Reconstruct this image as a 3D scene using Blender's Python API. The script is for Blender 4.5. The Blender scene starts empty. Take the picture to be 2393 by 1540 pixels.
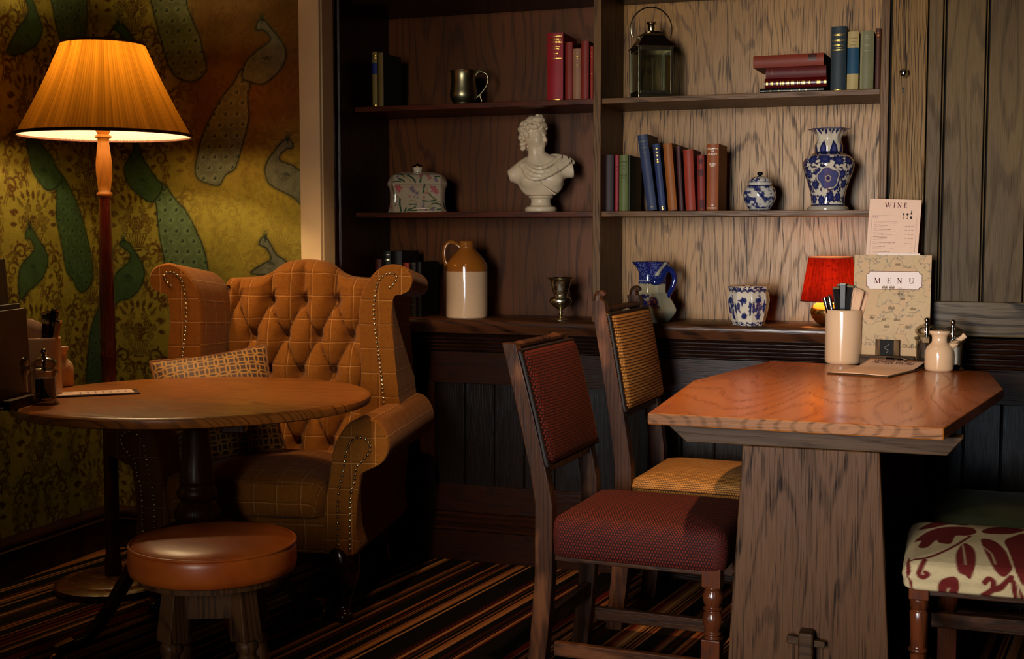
import bpy, bmesh, math, random
import numpy as np
from math import sin, cos, pi, radians, sqrt, atan, atan2
from mathutils import Vector, Matrix

random.seed(7)
SC = bpy.context.scene
COL = SC.collection

# ------------------------------------------------------------------ camera model (2393 x 1540)
F = 3000.0; CX, CY = 1196.5, 770.0; EYE = 1.2; PIT = atan(225/F); YAW = radians(19)

def at(px, py, x=None, y=None, z=None):
    """point of the place seen at a photo pixel, on the plane x, y or z = const"""
    a = (px-CX)/F; b = -(py-CY)/F
    d = cos(PIT)+b*sin(PIT); h = -sin(PIT)+b*cos(PIT)
    v = (a*cos(YAW)-d*sin(YAW), a*sin(YAW)+d*cos(YAW), h)
    t = (z-EYE)/v[2] if z is not None else (y/v[1] if y is not None else x/v[0])
    return Vector((v[0]*t, v[1]*t, EYE+v[2]*t))

# ------------------------------------------------------------------ mesh builder
class MB:
    def __init__(s): s.v = []; s.f = []; s.uv = []
    def add(s, vs, fs, uv=None):
        o = len(s.v); s.v += [tuple(p) for p in vs]
        s.f += [tuple(i+o for i in f) for f in fs]
        s.uv += list(uv) if uv is not None else [(p[0], p[2]) for p in vs]
        return s
    def box(s, x0, x1, y0, y1, z0, z1):
        v = [(x0,y0,z0),(x1,y0,z0),(x1,y1,z0),(x0,y1,z0),(x0,y0,z1),(x1,y0,z1),(x1,y1,z1),(x0,y1,z1)]
        return s.add(v, [(3,2,1,0),(4,5,6,7),(0,1,5,4),(1,2,6,5),(2,3,7,6),(3,0,4,7)])
    def beam(s, a, b, w, t, up=(0,0,1), w2=None, t2=None):
        """rectangular bar from a to b; w across, t along up"""
        a = Vector(a); b = Vector(b); d = (b-a).normalized(); u = Vector(up)
        x = d.cross(u)
        if x.length < 1e-6: x = d.cross(Vector((0,1,0)))
        x.normalize(); u = x.cross(d).normalized()
        w2 = w2 or w; t2 = t2 or t; v = []
        for p, ww, tt in ((a,w,t),(b,w2,t2)):
            for sx, sy in ((-1,-1),(1,-1),(1,1),(-1,1)):
                v.append(p+x*ww/2*sx+u*tt/2*sy)
        return s.add(v, [(3,2,1,0),(4,5,6,7),(0,1,5,4),(1,2,6,5),(2,3,7,6),(3,0,4,7)])
    def lathe(s, prof, n=48, c=(0,0,0), rfun=None, cap=True, ry=1.0):
        """prof: (r,z) bottom to top; rfun(theta, z, r) -> r"""
        vs = []; fs = []; uv = []; m = len(prof)
        for i, (r, z) in enumerate(prof):
            for j in range(n):
                t = 2*pi*j/n; rr = rfun(t, z, r) if rfun else r
                vs.append((c[0]+rr*cos(t), c[1]+rr*sin(t)*ry, c[2]+z)); uv.append((j/n, z))
        for i in range(m-1):
            for j in range(n):
                k = (j+1) % n
                fs.append((i*n+j, i*n+k, (i+1)*n+k, (i+1)*n+j))
        if cap:
            if prof[0][0] > 1e-5: fs.append(tuple(range(n-1,-1,-1)))
            if prof[-1][0] > 1e-5: fs.append(tuple((m-1)*n+j for j in range(n)))
        return s.add(vs, fs, uv)
    def tube(s, path, r, n=10, cap=True, sq=1.0):
        """tube along a path; r number or list"""
        P = [Vector(p) for p in path]; m = len(P)
        rs = r if isinstance(r, (list, tuple)) else [r]*m
        T = [(P[min(i+1,m-1)]-P[max(i-1,0)]).normalized() for i in range(m)]
        u = T[0].orthogonal().normalized(); vs = []; fs = []; uv = []; L = 0
        for i in range(m):
            u = (u-T[i]*u.dot(T[i])).normalized(); w = T[i].cross(u)
            if i: L += (P[i]-P[i-1]).length
            for j in range(n):
                t = 2*pi*j/n
                vs.append(P[i]+u*cos(t)*rs[i]+w*sin(t)*rs[i]*sq); uv.append((j/n, L))
        for i in range(m-1):
            for j in range(n):
                k = (j+1) % n
                fs.append((i*n+j, i*n+k, (i+1)*n+k, (i+1)*n+j))
        if cap:
            fs.append(tuple(range(n-1,-1,-1))); fs.append(tuple((m-1)*n+j for j in range(n)))
        return s.add(vs, fs, uv)
    def prism(s, poly, h0, h1, axis='z'):
        """poly of 2-D points (counter-clockwise) extruded; axis z: (x,y), y: (x,z), x: (y,z)"""
        n = len(poly)
        def mk(p, h):
            return (p[0],p[1],h) if axis == 'z' else ((p[0],h,p[1]) if axis == 'y' else (h,p[0],p[1]))
        vs = [mk(p,h0) for p in poly]+[mk(p,h1) for p in poly]
        fs = [tuple(range(n-1,-1,-1)), tuple(range(n,2*n))]
        fs += [(i,(i+1)%n,n+(i+1)%n,n+i) for i in range(n)]
        return s.add(vs, fs)
    def grid(s, fn, nu, nv, cu=False, cv=False):
        """fn(u,v in 0..1) -> (x,y,z) or ((x,y,z),(u,v))"""
        vs = []; uv = []; fs = []
        for i in range(nu):
            for j in range(nv):
                a = i/(nu if cu else nu-1); b = j/(nv if cv else nv-1)
                q = fn(a,b)
                if len(q) == 2: vs.append(q[0]); uv.append(q[1])
                else: vs.append(q); uv.append((a,b))
        for i in range(nu if cu else nu-1):
            for j in range(nv if cv else nv-1):
                i2 = (i+1)%nu; j2 = (j+1)%nv
                fs.append((i*nv+j, i2*nv+j, i2*nv+j2, i*nv+j2))
        return s.add(vs, fs, uv)
    def ball(s, c, r, n=12, m=8, rz=None):
        rz = rz or r
        prof = [(max(r*sin(pi*i/m), 1e-6), -rz*cos(pi*i/m)) for i in range(m+1)]
        return s.lathe(prof, n, c, cap=False)
    def xform(s, M):
        s.v = [tuple(M @ Vector(p)) for p in s.v]; return s
    def build(s, name, mat, parent=None, smooth=35, bevel=0, seg=2, sub=0, col=None, recalc=True):
        me = bpy.data.meshes.new(name); me.from_pydata(s.v, [], s.f)
        if recalc:
            bm = bmesh.new(); bm.from_mesh(me); bmesh.ops.recalc_face_normals(bm, faces=bm.faces); bm.to_mesh(me); bm.free()
        ul = me.uv_layers.new(name='UVMap')
        idx = np.empty(len(me.loops), dtype=np.int32); me.loops.foreach_get('vertex_index', idx)
        uva = np.array(s.uv, dtype=np.float32)[idx]; ul.data.foreach_set('uv', uva.ravel())
        if col is not None:
            ca = me.color_attributes.new('Col', 'FLOAT_COLOR', 'POINT')
            c = np.ones((len(s.v),4), dtype=np.float32); c[:,:3] = col; ca.data.foreach_set('color', c.ravel())
        if smooth is not None:
            me.shade_smooth()
            if smooth < 180: me.set_sharp_from_angle(angle=radians(smooth))
        o = bpy.data.objects.new(name, me); COL.objects.link(o)
        if mat is not None: me.materials.append(mat)
        if parent is not None: o.parent = parent
        if bevel:
            b = o.modifiers.new('bevel','BEVEL'); b.width = bevel; b.segments = seg; b.limit_method = 'ANGLE'; b.angle_limit = radians(40); b.harden_normals = True
        if sub:
            b = o.modifiers.new('subsurf','SUBSURF'); b.levels = sub; b.render_levels = sub
        return o

def thing(name, label, cat, loc=(0,0,0), rz=0, group=None):
    o = bpy.data.objects.new(name, None); COL.objects.link(o)
    o.empty_display_size = .05
    o.location = loc; o.rotation_euler = (0,0,rz); o['label'] = label; o['category'] = cat
    if group: o['group'] = group
    return o
def tag(o, label, cat, group=None):
    o['label'] = label; o['category'] = cat
    if group: o['group'] = group
    return o
def structure(o, label=None):
    o['kind'] = 'structure'
    if label: o['label'] = label
    return o
def dup(root, label, loc=None, rz=None, group=None):
    r = root.copy(); COL.objects.link(r); r['label'] = label
    if loc is not None: r.location = loc
    if rz is not None: r.rotation_euler = (0,0,rz)
    if group: r['group'] = group
    for ch in list(root.children):
        c = ch.copy(); COL.objects.link(c); c.parent = r
        for g in list(ch.children):
            d = g.copy(); COL.objects.link(d); d.parent = c
    return r

def spline(pts, n=6, closed=False):
    """Catmull-Rom through pts (tuples of any size)"""
    P = [np.array(p, float) for p in pts]; m = len(P); out = []
    for i in range(m if closed else m-1):
        if closed: p0,p1,p2,p3 = P[(i-1)%m],P[i],P[(i+1)%m],P[(i+2)%m]
        else: p0,p1,p2,p3 = P[max(i-1,0)],P[i],P[i+1],P[min(i+2,m-1)]
        for k in range(n):
            t = k/n
            out.append(.5*((2*p1)+(-p0+p2)*t+(2*p0-5*p1+4*p2-p3)*t*t+(-p0+3*p1-3*p2+p3)*t**3))
    if not closed: out.append(P[-1])
    return [tuple(p) for p in out]

# ------------------------------------------------------------------ node helpers
def lin(c):
    if isinstance(c, str):
        c = c.lstrip('#'); c = [int(c[i:i+2],16)/255 for i in (0,2,4)]
        return tuple(x/12.92 if x <= .04045 else ((x+.055)/1.055)**2.4 for x in c)
    return tuple(c)

class E:
    """a scalar, vector or colour socket with arithmetic"""
    def __init__(s, nt, v): s.nt = nt; s.v = v
    def op(s, o, name, rev=False): return s.nt.math(name, o if rev else s, s if rev else o)
    def __add__(s,o): return s.op(o,'ADD')
    def __radd__(s,o): return s.op(o,'ADD')
    def __sub__(s,o): return s.op(o,'SUBTRACT')
    def __rsub__(s,o): return s.op(o,'SUBTRACT',True)
    def __mul__(s,o): return s.op(o,'MULTIPLY')
    def __rmul__(s,o): return s.op(o,'MULTIPLY')
    def __truediv__(s,o): return s.op(o,'DIVIDE')
    def __gt__(s,o): return s.op(o,'GREATER_THAN')
    def __lt__(s,o): return s.op(o,'LESS_THAN')
    def __mod__(s,o): return s.op(o,'FLOORED_MODULO')
    def __abs__(s): return s.nt.math('ABSOLUTE', s)

class NT:
    def __init__(s, name):
        s.m = bpy.data.materials.new(name); s.m.use_nodes = True; s.t = s.m.node_tree; s.t.nodes.clear()
        s.out = s.t.nodes.new('ShaderNodeOutputMaterial')
    def node(s, typ, **kw):
        n = s.t.nodes.new(typ)
        for k, v in kw.items(): setattr(n, k, v)
        return n
    def put(s, sock, val):
        if isinstance(val, E): val = val.v
        if isinstance(val, bpy.types.NodeSocket): s.t.links.new(val, sock)
        else:
            if sock.type == 'RGBA' and not isinstance(val,(int,float)): val = tuple(lin(val))[:3]+(1.0,)
            sock.default_value = val
    def math(s, op, a, b=None, c=None):
        n = s.node('ShaderNodeMath', operation=op); s.put(n.inputs[0], a)
        if b is not None: s.put(n.inputs[1], b)
        if c is not None: s.put(n.inputs[2], c)
        return E(s, n.outputs[0])
    def fract(s,a): return s.math('FRACT',a)
    def floor(s,a): return s.math('FLOOR',a)
    def sin(s,a): return s.math('SINE',a)
    def mn(s,a,b): return s.math('MINIMUM',a,b)
    def mx(s,a,b): return s.math('MAXIMUM',a,b)
    def pw(s,a,b): return s.math('POWER',a,b)
    def sq(s,a): return s.math('SQRT',a)
    def sstep(s, x, a, b):
        n = s.node('ShaderNodeMapRange', interpolation_type='SMOOTHSTEP')
        s.put(n.inputs['Value'], x); s.put(n.inputs['From Min'], a); s.put(n.inputs['From Max'], b)
        return E(s, n.outputs['Result'])
    def coord(s, kind='Object'):
        n = s.node('ShaderNodeTexCoord'); return E(s, n.outputs[kind])
    def sep(s, v):
        n = s.node('ShaderNodeSeparateXYZ'); s.put(n.inputs[0], v); return [E(s,o) for o in n.outputs]
    def vec(s, x=0, y=0, z=0):
        n = s.node('ShaderNodeCombineXYZ'); s.put(n.inputs[0],x); s.put(n.inputs[1],y); s.put(n.inputs[2],z); return E(s, n.outputs[0])
    def noise(s, v, scale=5, detail=2, rough=.5, dist=0, out='Fac', dim='3D'):
        n = s.node('ShaderNodeTexNoise', noise_dimensions=dim); s.put(n.inputs['Vector'], v); n.inputs['Scale'].default_value = scale
        n.inputs['Detail'].default_value = detail; n.inputs['Roughness'].default_value = rough; n.inputs['Distortion'].default_value = dist
        return E(s, n.outputs[out])
    def voro(s, v, scale=5, feature='F1', out='Distance', smooth=.5, rand=1.0, dim='3D'):
        n = s.node('ShaderNodeTexVoronoi', feature=feature, voronoi_dimensions=dim); s.put(n.inputs['Vector'], v); n.inputs['Scale'].default_value = scale
        n.inputs['Randomness'].default_value = rand
        if feature == 'SMOOTH_F1': n.inputs['Smoothness'].default_value = smooth
        return E(s, n.outputs[out])
    def white(s, v, dim='1D'):
        n = s.node('ShaderNodeTexWhiteNoise', noise_dimensions=dim)
        s.put(n.inputs['W'] if dim == '1D' else n.inputs['Vector'], v); return E(s, n.outputs['Value'])
    def mix(s, f, a, b, blend='MIX'):
        n = s.node('ShaderNodeMix', data_type='RGBA', blend_type=blend)
        s.put(n.inputs[0], f); s.put(n.inputs[6], a); s.put(n.inputs[7], b); return E(s, n.outputs[2])
    def ramp(s, f, stops, interp='LINEAR'):
        n = s.node('ShaderNodeValToRGB'); cr = n.color_ramp; cr.interpolation = interp
        while len(cr.elements) < len(stops): cr.elements.new(.5)
        for e, (p, c) in zip(cr.elements, stops): e.position = p; e.color = tuple(lin(c))[:3]+(1,)
        s.put(n.inputs[0], f); return E(s, n.outputs[0])
    def attr(s, name='Col'):
        n = s.node('ShaderNodeVertexColor', layer_name=name); return E(s, n.outputs['Color'])
    def bump(s, h, strength=.3, dist=.002, normal=None):
        n = s.node('ShaderNodeBump'); n.inputs['Strength'].default_value = strength; n.inputs['Distance'].default_value = dist
        s.put(n.inputs['Height'], h)
        if normal is not None: s.put(n.inputs['Normal'], normal)
        return E(s, n.outputs[0])
    def bsdf(s, color, rough=.5, metal=0, normal=None, **kw):
        n = s.node('ShaderNodeBsdfPrincipled'); s.put(n.inputs['Base Color'], color); s.put(n.inputs['Roughness'], rough); s.put(n.inputs['Metallic'], metal)
        if normal is not None: s.put(n.inputs['Normal'], normal)
        for k, v in kw.items(): s.put(n.inputs[k.replace('_',' ')], v)
        s.t.links.new(n.outputs[0], s.out.inputs[0]); s.p = n
        return s.m

def plain(name, c, rough=.5, metal=0, var=.12, scale=20, bump=0, **kw):
    """one colour with a little procedural mottling"""
    t = NT(name); co = t.coord(); n = t.noise(co, scale, 3)
    c = lin(c); lo = tuple(x*(1-var) for x in c); hi = tuple(min(x*(1+var),1) for x in c)
    col = t.ramp(n, [(.3,lo),(.7,hi)])
    nm = t.bump(t.noise(co, scale*12, 2), bump, .001) if bump else None
    return t.bsdf(col, rough, metal, nm, **kw)

def oak(name, axis, light, dark, rough=.4, ring=16.0, stretch=.11, cell=5.0, line=.65, pore=.45, seed=0.0, big=.25, coat=0.0, bump=.25, warp=.5, wear=None, spec=.5, lo=.1, streak=0):
    """wood with cathedral figure, pores and large tone changes; grain runs along axis"""
    t = NT(name); x, y, z = t.sep(t.coord())
    g, p, q = {'x':(x,y,z),'y':(y,x,z),'z':(z,x,y)}[axis]
    p = p+q*.73
    n1 = t.noise(t.vec(p*4.8+seed, g*1.3), 1.0, 2, dim='2D')
    d = t.voro(t.vec(p*cell+n1*warp+seed, g*cell*stretch+n1*warp*.35+seed*1.7), 1.0, 'SMOOTH_F1', smooth=.35, dim='2D')
    n2 = t.noise(t.vec(p*60, g*2.5), 1.0, 1, dim='2D')
    rings = t.sin(d*(ring*6.28)+n2*3.2)
    ln = t.sstep(rings, lo, .97)
    po = t.noise(t.vec(p*420+seed, g*9), 1.0, 1, .6, dim='2D')
    po = t.sstep(po, .52, .72)
    f = ln*line*(n2*.9+.35)+po*pore*(ln*.6+.4)
    if streak:
        bigs = t.sstep(t.noise(t.vec(p*26+seed, g*2.0), 1.0, 1, dim='2D'), .35, .6)
        st = t.noise(t.vec(p*210+seed+n1*3.0, g*7.0), 1.0, 1, dim='2D'); f = f+t.sstep(st, .57, .66)*streak*(bigs*.9+.35)
    col = t.mix(t.math('MINIMUM', f, 1.0), light, dark)
    if big:
        bigv = t.noise(t.vec(p*3.3+seed*3, g*1.05), 1.0, 2, dim='2D')
        col = t.mix(t.sstep(bigv, .35, .7)*big, col, dark, 'MIX')
    if wear is not None:
        w = t.sstep(t.noise(t.vec(p*9, g*2.2), 1.3, 3, .65, dim='2D'), .55, .75); col = t.mix(w*.55, col, wear)
    nm = t.bump(po*-1.0, bump, .0012) if bump else None
    r = t.math('MULTIPLY_ADD', f, .15, rough)
    kw = dict(Coat_Weight=coat, Coat_Roughness=.12) if coat else {}
    return t.bsdf(col, r, 0, nm, Specular_IOR_Level=spec, **kw)

def glass(name, c=(1,1,1), rough=.0, ior=1.45):
    t = NT(name); return t.bsdf(c, rough, 0, None, Transmission_Weight=1.0, IOR=ior)
def thin_glass(name, tint=(1,1,1), refl=.05, rough=.02):
    """clear thin-walled glass: mostly lets light straight through, reflects more at grazing angles"""
    t = NT(name); tr = t.node('ShaderNodeBsdfTransparent'); t.put(tr.inputs[0], tint)
    gl = t.node('ShaderNodeBsdfGlossy'); gl.inputs['Roughness'].default_value = rough
    lw = t.node('ShaderNodeLayerWeight'); lw.inputs[0].default_value = .35
    f = t.math('MULTIPLY_ADD', E(t, lw.outputs['Fresnel']), .75, refl); mx = t.node('ShaderNodeMixShader')
    t.put(mx.inputs[0], t.math('MINIMUM', f, 1.0)); t.t.links.new(tr.outputs[0], mx.inputs[1]); t.t.links.new(gl.outputs[0], mx.inputs[2]); t.t.links.new(mx.outputs[0], t.out.inputs[0])
    return t.m
def metal(name, c, rough=.25, var=.1, scale=30):
    return plain(name, c, rough, 1.0, var, scale)

# ------------------------------------------------------------------ text
_FC = {}
def text_geo(s, size, align='CENTER', bold=0.0, spacing=1.0):
    """outline letters as flat faces in x,z; centred on the baseline"""
    key = (s, align, bold, spacing)
    if key not in _FC:
        cu = bpy.data.curves.new('letters', 'FONT'); cu.body = s; cu.align_x = align; cu.size = 1; cu.offset = bold; cu.space_character = spacing
        cu.resolution_u = 3
        ob = bpy.data.objects.new('letters', cu); COL.objects.link(ob)
        bpy.context.view_layer.update()
        me = bpy.data.meshes.new_from_object(ob.evaluated_get(bpy.context.evaluated_depsgraph_get()))
        _FC[key] = ([tuple(v.co) for v in me.vertices], [tuple(p.vertices) for p in me.polygons])
        bpy.data.objects.remove(ob); bpy.data.curves.remove(cu); bpy.data.meshes.remove(me)
    vs, fs = _FC[key]
    return [(v[0]*size, 0.0, v[1]*size) for v in vs], fs

def serif(word, size, gap=.55, thick=.17, thin=.06):
    """roman capitals drawn from strokes; returns flat verts in x,z and faces, centred"""
    V = []; Fc = []
    def seg(a, b, w):
        a = Vector(a); b = Vector(b); d = (b-a)
        n = Vector((-d.y, d.x)).normalized()*w/2 if d.length else Vector((0,0))
        o = len(V); V.extend([a+n, b+n, b-n, a-n]); Fc.append((o,o+1,o+2,o+3))
    def stem(x, w, top=True, bot=True, sw=.16):
        seg((x,0),(x,1),w)
        if top: seg((x-sw,.98),(x+sw,.98),.045)
        if bot: seg((x-sw,.02),(x+sw,.02),.045)
    def arc(cx, cy, rx, ry, a0, a1, w0, w1, n=12):
        for i in range(n):
            t0 = a0+(a1-a0)*i/n; t1 = a0+(a1-a0)*(i+1)/n; m = (i+.5)/n
            seg((cx+rx*cos(t0), cy+ry*sin(t0)), (cx+rx*cos(t1), cy+ry*sin(t1)), w0+(w1-w0)*sin(pi*m))
    W = {'M':1.1,'E':.62,'N':.9,'U':.9,'W':1.35,'I':.3,'R':.75,'D':.85,' ':.4}
    x0 = 0
    for ch in word:
        k = len(V); w = W[ch]
        if ch == 'M':
            stem(.16,thin,False); stem(w-.16,thick,False); seg((.16,1),(w/2,.05),thick); seg((w/2,.05),(w-.16,1),thin); seg((.02,.98),(.2,.98),.045); seg((w-.2,.98),(w-.02,.98),.045)
        elif ch == 'E':
            stem(.18,thick); seg((.18,.97),(.58,.97),thin); seg((.18,.52),(.48,.52),thin); seg((.18,.03),(.62,.03),thin); seg((.58,1),(.58,.82),thin); seg((.48,.62),(.48,.42),thin); seg((.61,0),(.63,.2),thin)
        elif ch == 'N':
            stem(.16,thin,False); stem(w-.14,thin,True,False); seg((.1,1),(w-.14,0),thick); seg((.0,.98),(.2,.98),.045)
        elif ch == 'U':
            seg((.18,1),(.18,.3),thick); seg((w-.16,1),(w-.16,.3),thin); arc(w/2+.01,.32,w/2-.17,.3,pi,2*pi,thick*.8,thin*1.5); seg((.02,.98),(.34,.98),.045); seg((w-.3,.98),(w-.02,.98),.045)
        elif ch == 'W':
            seg((.1,1),(.4,0),thick); seg((.4,0),(.66,.95),thin); seg((.6,1),(.92,0),thick); seg((.92,0),(1.24,1),thin)
            for xx in (.1,.6,1.24): seg((xx-.12,.98),(xx+.12,.98),.045)
        elif ch == 'I': stem(.15,thick)
        elif ch == 'R':
            stem(.18,thick); arc(.3,.74,.3,.24,pi/2,-pi/2,thin,thick*1.1); seg((.18,.97),(.32,.97),thin); seg((.18,.5),(.32,.5),thin); seg((.34,.5),(.74,0),thick)
        elif ch == 'D':
            stem(.18,thick); arc(.34,.5,.46,.47,pi/2,-pi/2,thin,thick*1.2); seg((.18,.97),(.36,.97),thin); seg((.18,.03),(.36,.03),thin)
        for i in range(k, len(V)): V[i] = V[i]+Vector((x0,0))
        x0 += w+gap
    x0 -= gap
    return [((v.x-x0/2)*size, 0.0, v.y*size) for v in V], Fc

def words(mb, geo, dx=0, dy=0, dz=0):
    vs, fs = geo; mb.add([(v[0]+dx, v[1]+dy, v[2]+dz) for v in vs], fs)
    return mb

# ------------------------------------------------------------------ painting in numpy (for patterned surfaces)
def vnoise(x, y, seed=0):
    xi = np.floor(x).astype(np.int64); yi = np.floor(y).astype(np.int64); xf = x-xi; yf = y-yi
    def h(a,b):
        n = (a*374761393+b*668265263+seed*974711) & 0x7fffffff
        n = ((n ^ (n >> 13))*1274126177) & 0x7fffffff
        return ((n ^ (n >> 16)) & 0xffff)/65535.0
    u = xf*xf*(3-2*xf); v = yf*yf*(3-2*yf)
    return (h(xi,yi)*(1-u)+h(xi+1,yi)*u)*(1-v)+(h(xi,yi+1)*(1-u)+h(xi+1,yi+1)*u)*v
def fbm(x, y, o=4, seed=0):
    s = 0; a = .5
    for i in range(o): s = s+a*vnoise(x*2**i, y*2**i, seed+i*13); a *= .5
    return s/(1-.5**o)
def sd_poly(px, py, poly):
    """signed distance to a closed polygon (negative inside)"""
    d = np.full(px.shape, 1e9); inside = np.zeros(px.shape, bool); n = len(poly)
    for i in range(n):
        ax, ay = poly[i][:2]; bx, by = poly[(i+1)%n][:2]
        ex, ey = bx-ax, by-ay; wx, wy = px-ax, py-ay
        t = np.clip((wx*ex+wy*ey)/(ex*ex+ey*ey+1e-12), 0, 1)
        d = np.minimum(d, (wx-ex*t)**2+(wy-ey*t)**2)
        c = ((ay > py) != (by > py))
        xx = ex*(py-ay)/((by-ay) if abs(by-ay) > 1e-12 else 1e-12)+ax
        inside ^= c & (px < xx)
    d = np.sqrt(d); return np.where(inside, -d, d)
def sd_line(px, py, pts, w=None):
    """distance to a polyline minus its (tapering) half width"""
    d = np.full(px.shape, 1e9); n = len(pts)
    for i in range(n-1):
        ax, ay = pts[i][:2]; bx, by = pts[i+1][:2]; ex, ey = bx-ax, by-ay
        t = np.clip(((px-ax)*ex+(py-ay)*ey)/(ex*ex+ey*ey+1e-12), 0, 1)
        dd = np.sqrt((px-ax-ex*t)**2+(py-ay-ey*t)**2)
        if w is not None:
            w0 = w[i] if isinstance(w,(list,tuple)) else w; w1 = w[i+1] if isinstance(w,(list,tuple)) else w
            dd = dd-(w0+(w1-w0)*t)
        d = np.minimum(d, dd)
    return d
def cover(d, soft): return np.clip(.5-d/soft, 0, 1)
def lay(col, a, c):
    a = a[...,None]; return col*(1-a)+np.array(c)*a

def surface_nets(f, lo, hi, n):
    """smooth iso-surface of f(x,y,z)=0 sampled on a grid"""
    ax = [np.linspace(lo[i], hi[i], n[i]) for i in range(3)]
    X, Y, Z = np.meshgrid(*ax, indexing='ij'); G = f(X, Y, Z)
    nx, ny, nz = n; C = (nx-1, ny-1, nz-1)
    acc = np.zeros(C+(3,)); cnt = np.zeros(C); base = np.stack(np.meshgrid(*[np.arange(c) for c in C], indexing='ij'), -1)
    for a in range(3):
        b, c = [i for i in range(3) if i != a]
        for ob in (0,1):
            for oc in (0,1):
                o0 = [0,0,0]; o0[b] = ob; o0[c] = oc; o1 = list(o0); o1[a] = 1
                g0 = G[o0[0]:o0[0]+C[0], o0[1]:o0[1]+C[1], o0[2]:o0[2]+C[2]]; g1 = G[o1[0]:o1[0]+C[0], o1[1]:o1[1]+C[1], o1[2]:o1[2]+C[2]]
                m = (g0 < 0) != (g1 < 0); t = np.where(m, g0/np.where(m, g0-g1, 1), 0)
                p = np.zeros(C+(3,)); p[...,b] = ob; p[...,c] = oc; p[...,a] = t
                acc += p*m[...,None]; cnt += m
    act = cnt > 0; ids = -np.ones(C, int); ids[act] = np.arange(act.sum())
    st = np.array([(hi[i]-lo[i])/(n[i]-1) for i in range(3)])
    vs = (base[act]+acc[act]/cnt[act][:,None])*st+np.array(lo)
    fs = []
    for a in range(3):
        b, c = [(1,2),(2,0),(0,1)][a]
        sl0 = [slice(None)]*3; sl1 = [slice(None)]*3; sl0[a] = slice(0,-1); sl1[a] = slice(1,None)
        g0 = G[tuple(sl0)]; g1 = G[tuple(sl1)]; m = (g0 < 0) != (g1 < 0)
        I = np.argwhere(m); I = I[(I[:,b] > 0) & (I[:,c] > 0) & (I[:,b] < n[b]-1) & (I[:,c] < n[c]-1)]
        if not len(I): continue
        flip = g0[tuple(I.T)] < 0
        def cell(db, dc):
            J = I.copy(); J[:,b] -= db; J[:,c] -= dc; return ids[tuple(J.T)]
        q = np.stack([cell(1,1), cell(0,1), cell(0,0), cell(1,0)], 1)
        q[~flip] = q[~flip][:,::-1]; fs += [tuple(map(int,r)) for r in q if (r >= 0).all()]
    return [tuple(map(float,v)) for v in vs], fs
def smin(a, b, k):
    h = np.clip(.5+.5*(b-a)/k, 0, 1); return b*(1-h)+a*h-k*h*(1-h)
# ================================================================== materials
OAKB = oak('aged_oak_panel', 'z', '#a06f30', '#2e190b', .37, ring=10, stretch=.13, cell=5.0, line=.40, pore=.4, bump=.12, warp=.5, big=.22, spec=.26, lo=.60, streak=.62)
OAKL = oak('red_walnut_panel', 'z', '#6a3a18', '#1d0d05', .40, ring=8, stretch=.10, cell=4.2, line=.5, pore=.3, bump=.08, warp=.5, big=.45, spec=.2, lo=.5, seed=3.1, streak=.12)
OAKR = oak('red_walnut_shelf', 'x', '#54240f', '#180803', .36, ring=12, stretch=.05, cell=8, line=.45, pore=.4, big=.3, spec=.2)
OAKV = oak('aged_oak_upright', 'z', '#6c4a26', '#20120a', .40, ring=12, stretch=.05, cell=9, line=.5, pore=.5, big=.3, spec=.15)
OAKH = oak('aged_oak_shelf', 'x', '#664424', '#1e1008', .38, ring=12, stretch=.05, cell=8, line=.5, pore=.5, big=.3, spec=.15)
DARKV = oak('dark_stained_upright', 'z', '#2a120a', '#0b0503', .30, ring=14, stretch=.06, cell=9, line=.5, pore=.3, spec=.3)
DARKH = oak('dark_stained_rail', 'x', '#2a140a', '#0b0503', .30, ring=14, stretch=.06, cell=9, line=.5, pore=.3, spec=.14)
DARKP = oak('dark_stained_board', 'z', '#170e0a', '#080504', .30, ring=10, stretch=.08, cell=6, line=.45, pore=.3, big=.5, spec=.2)
RAILH = oak('weathered_rail', 'x', '#5c4628', '#1a110a', .40, ring=9, stretch=.12, cell=6, line=.8, pore=.3, seed=4, spec=.2)
PINE = oak('stained_pine_board', 'z', '#624a28', '#1e140a', .42, ring=8, stretch=.1, cell=6, line=.4, pore=.22, big=.5, seed=2.3, spec=.12)
PINEG = plain('dark_groove_stain', '#0c0806', .6, Specular_IOR_Level=.08)  # near-black finish behind the board grooves and beside the cupboard door
DOORM = oak('cupboard_oak', 'z', '#84602e', '#2c1a0c', .40, ring=14, stretch=.04, cell=10, line=.55, pore=.6, big=.2, seed=6, spec=.12, streak=.6)

# ================================================================== room
YW = 4.115        # papered wall
YP = 4.20         # pilaster front
YU = 4.33         # upright and shelf fronts
YB = 4.64         # back panels
YC = 4.315        # ledge front
XL = -3.06        # papered side wall
CEIL = 2.62

# ---- striped carpet
t = NT('striped_carpet'); x, y, z = t.sep(t.coord())
a = radians(-8)
s = x*cos(a)+y*sin(a)
s = s+(t.noise(t.vec(x*160,y*160,0),1.0,2)-.5)*.006
def stripes(w, off):
    k = t.floor((s+off)/w); return t.white(k)
wide = stripes(.034, 3.1); mid = stripes(.013, 7.7); fine = stripes(.006, 1.3)
sel = t.white(t.floor((s+5.0)/.055))
val = wide+(mid-wide)*(sel > .35)
val = val+(fine-val)*(t.white(t.floor((s+9.0)/.026)) > .68)
col = t.ramp(val, [(0,'#0c0807'),(.28,'#2a0d08'),(.38,'#6a3d22'),(.5,'#120a08'),(.6,'#8a5a36'),(.72,'#3a2413'),(.8,'#7d4a26'),(.88,'#4c130e'),(.94,'#93683f')], 'CONSTANT')
pile = t.noise(t.vec(x*900,y*900,0),1.0,2)
col = t.mix(t.sstep(pile,.3,.7)*.35, col, '#060403')
CARPET = t.bsdf(col, .95, 0, t.bump(pile,.6,.004), Specular_IOR_Level=.05)
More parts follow.
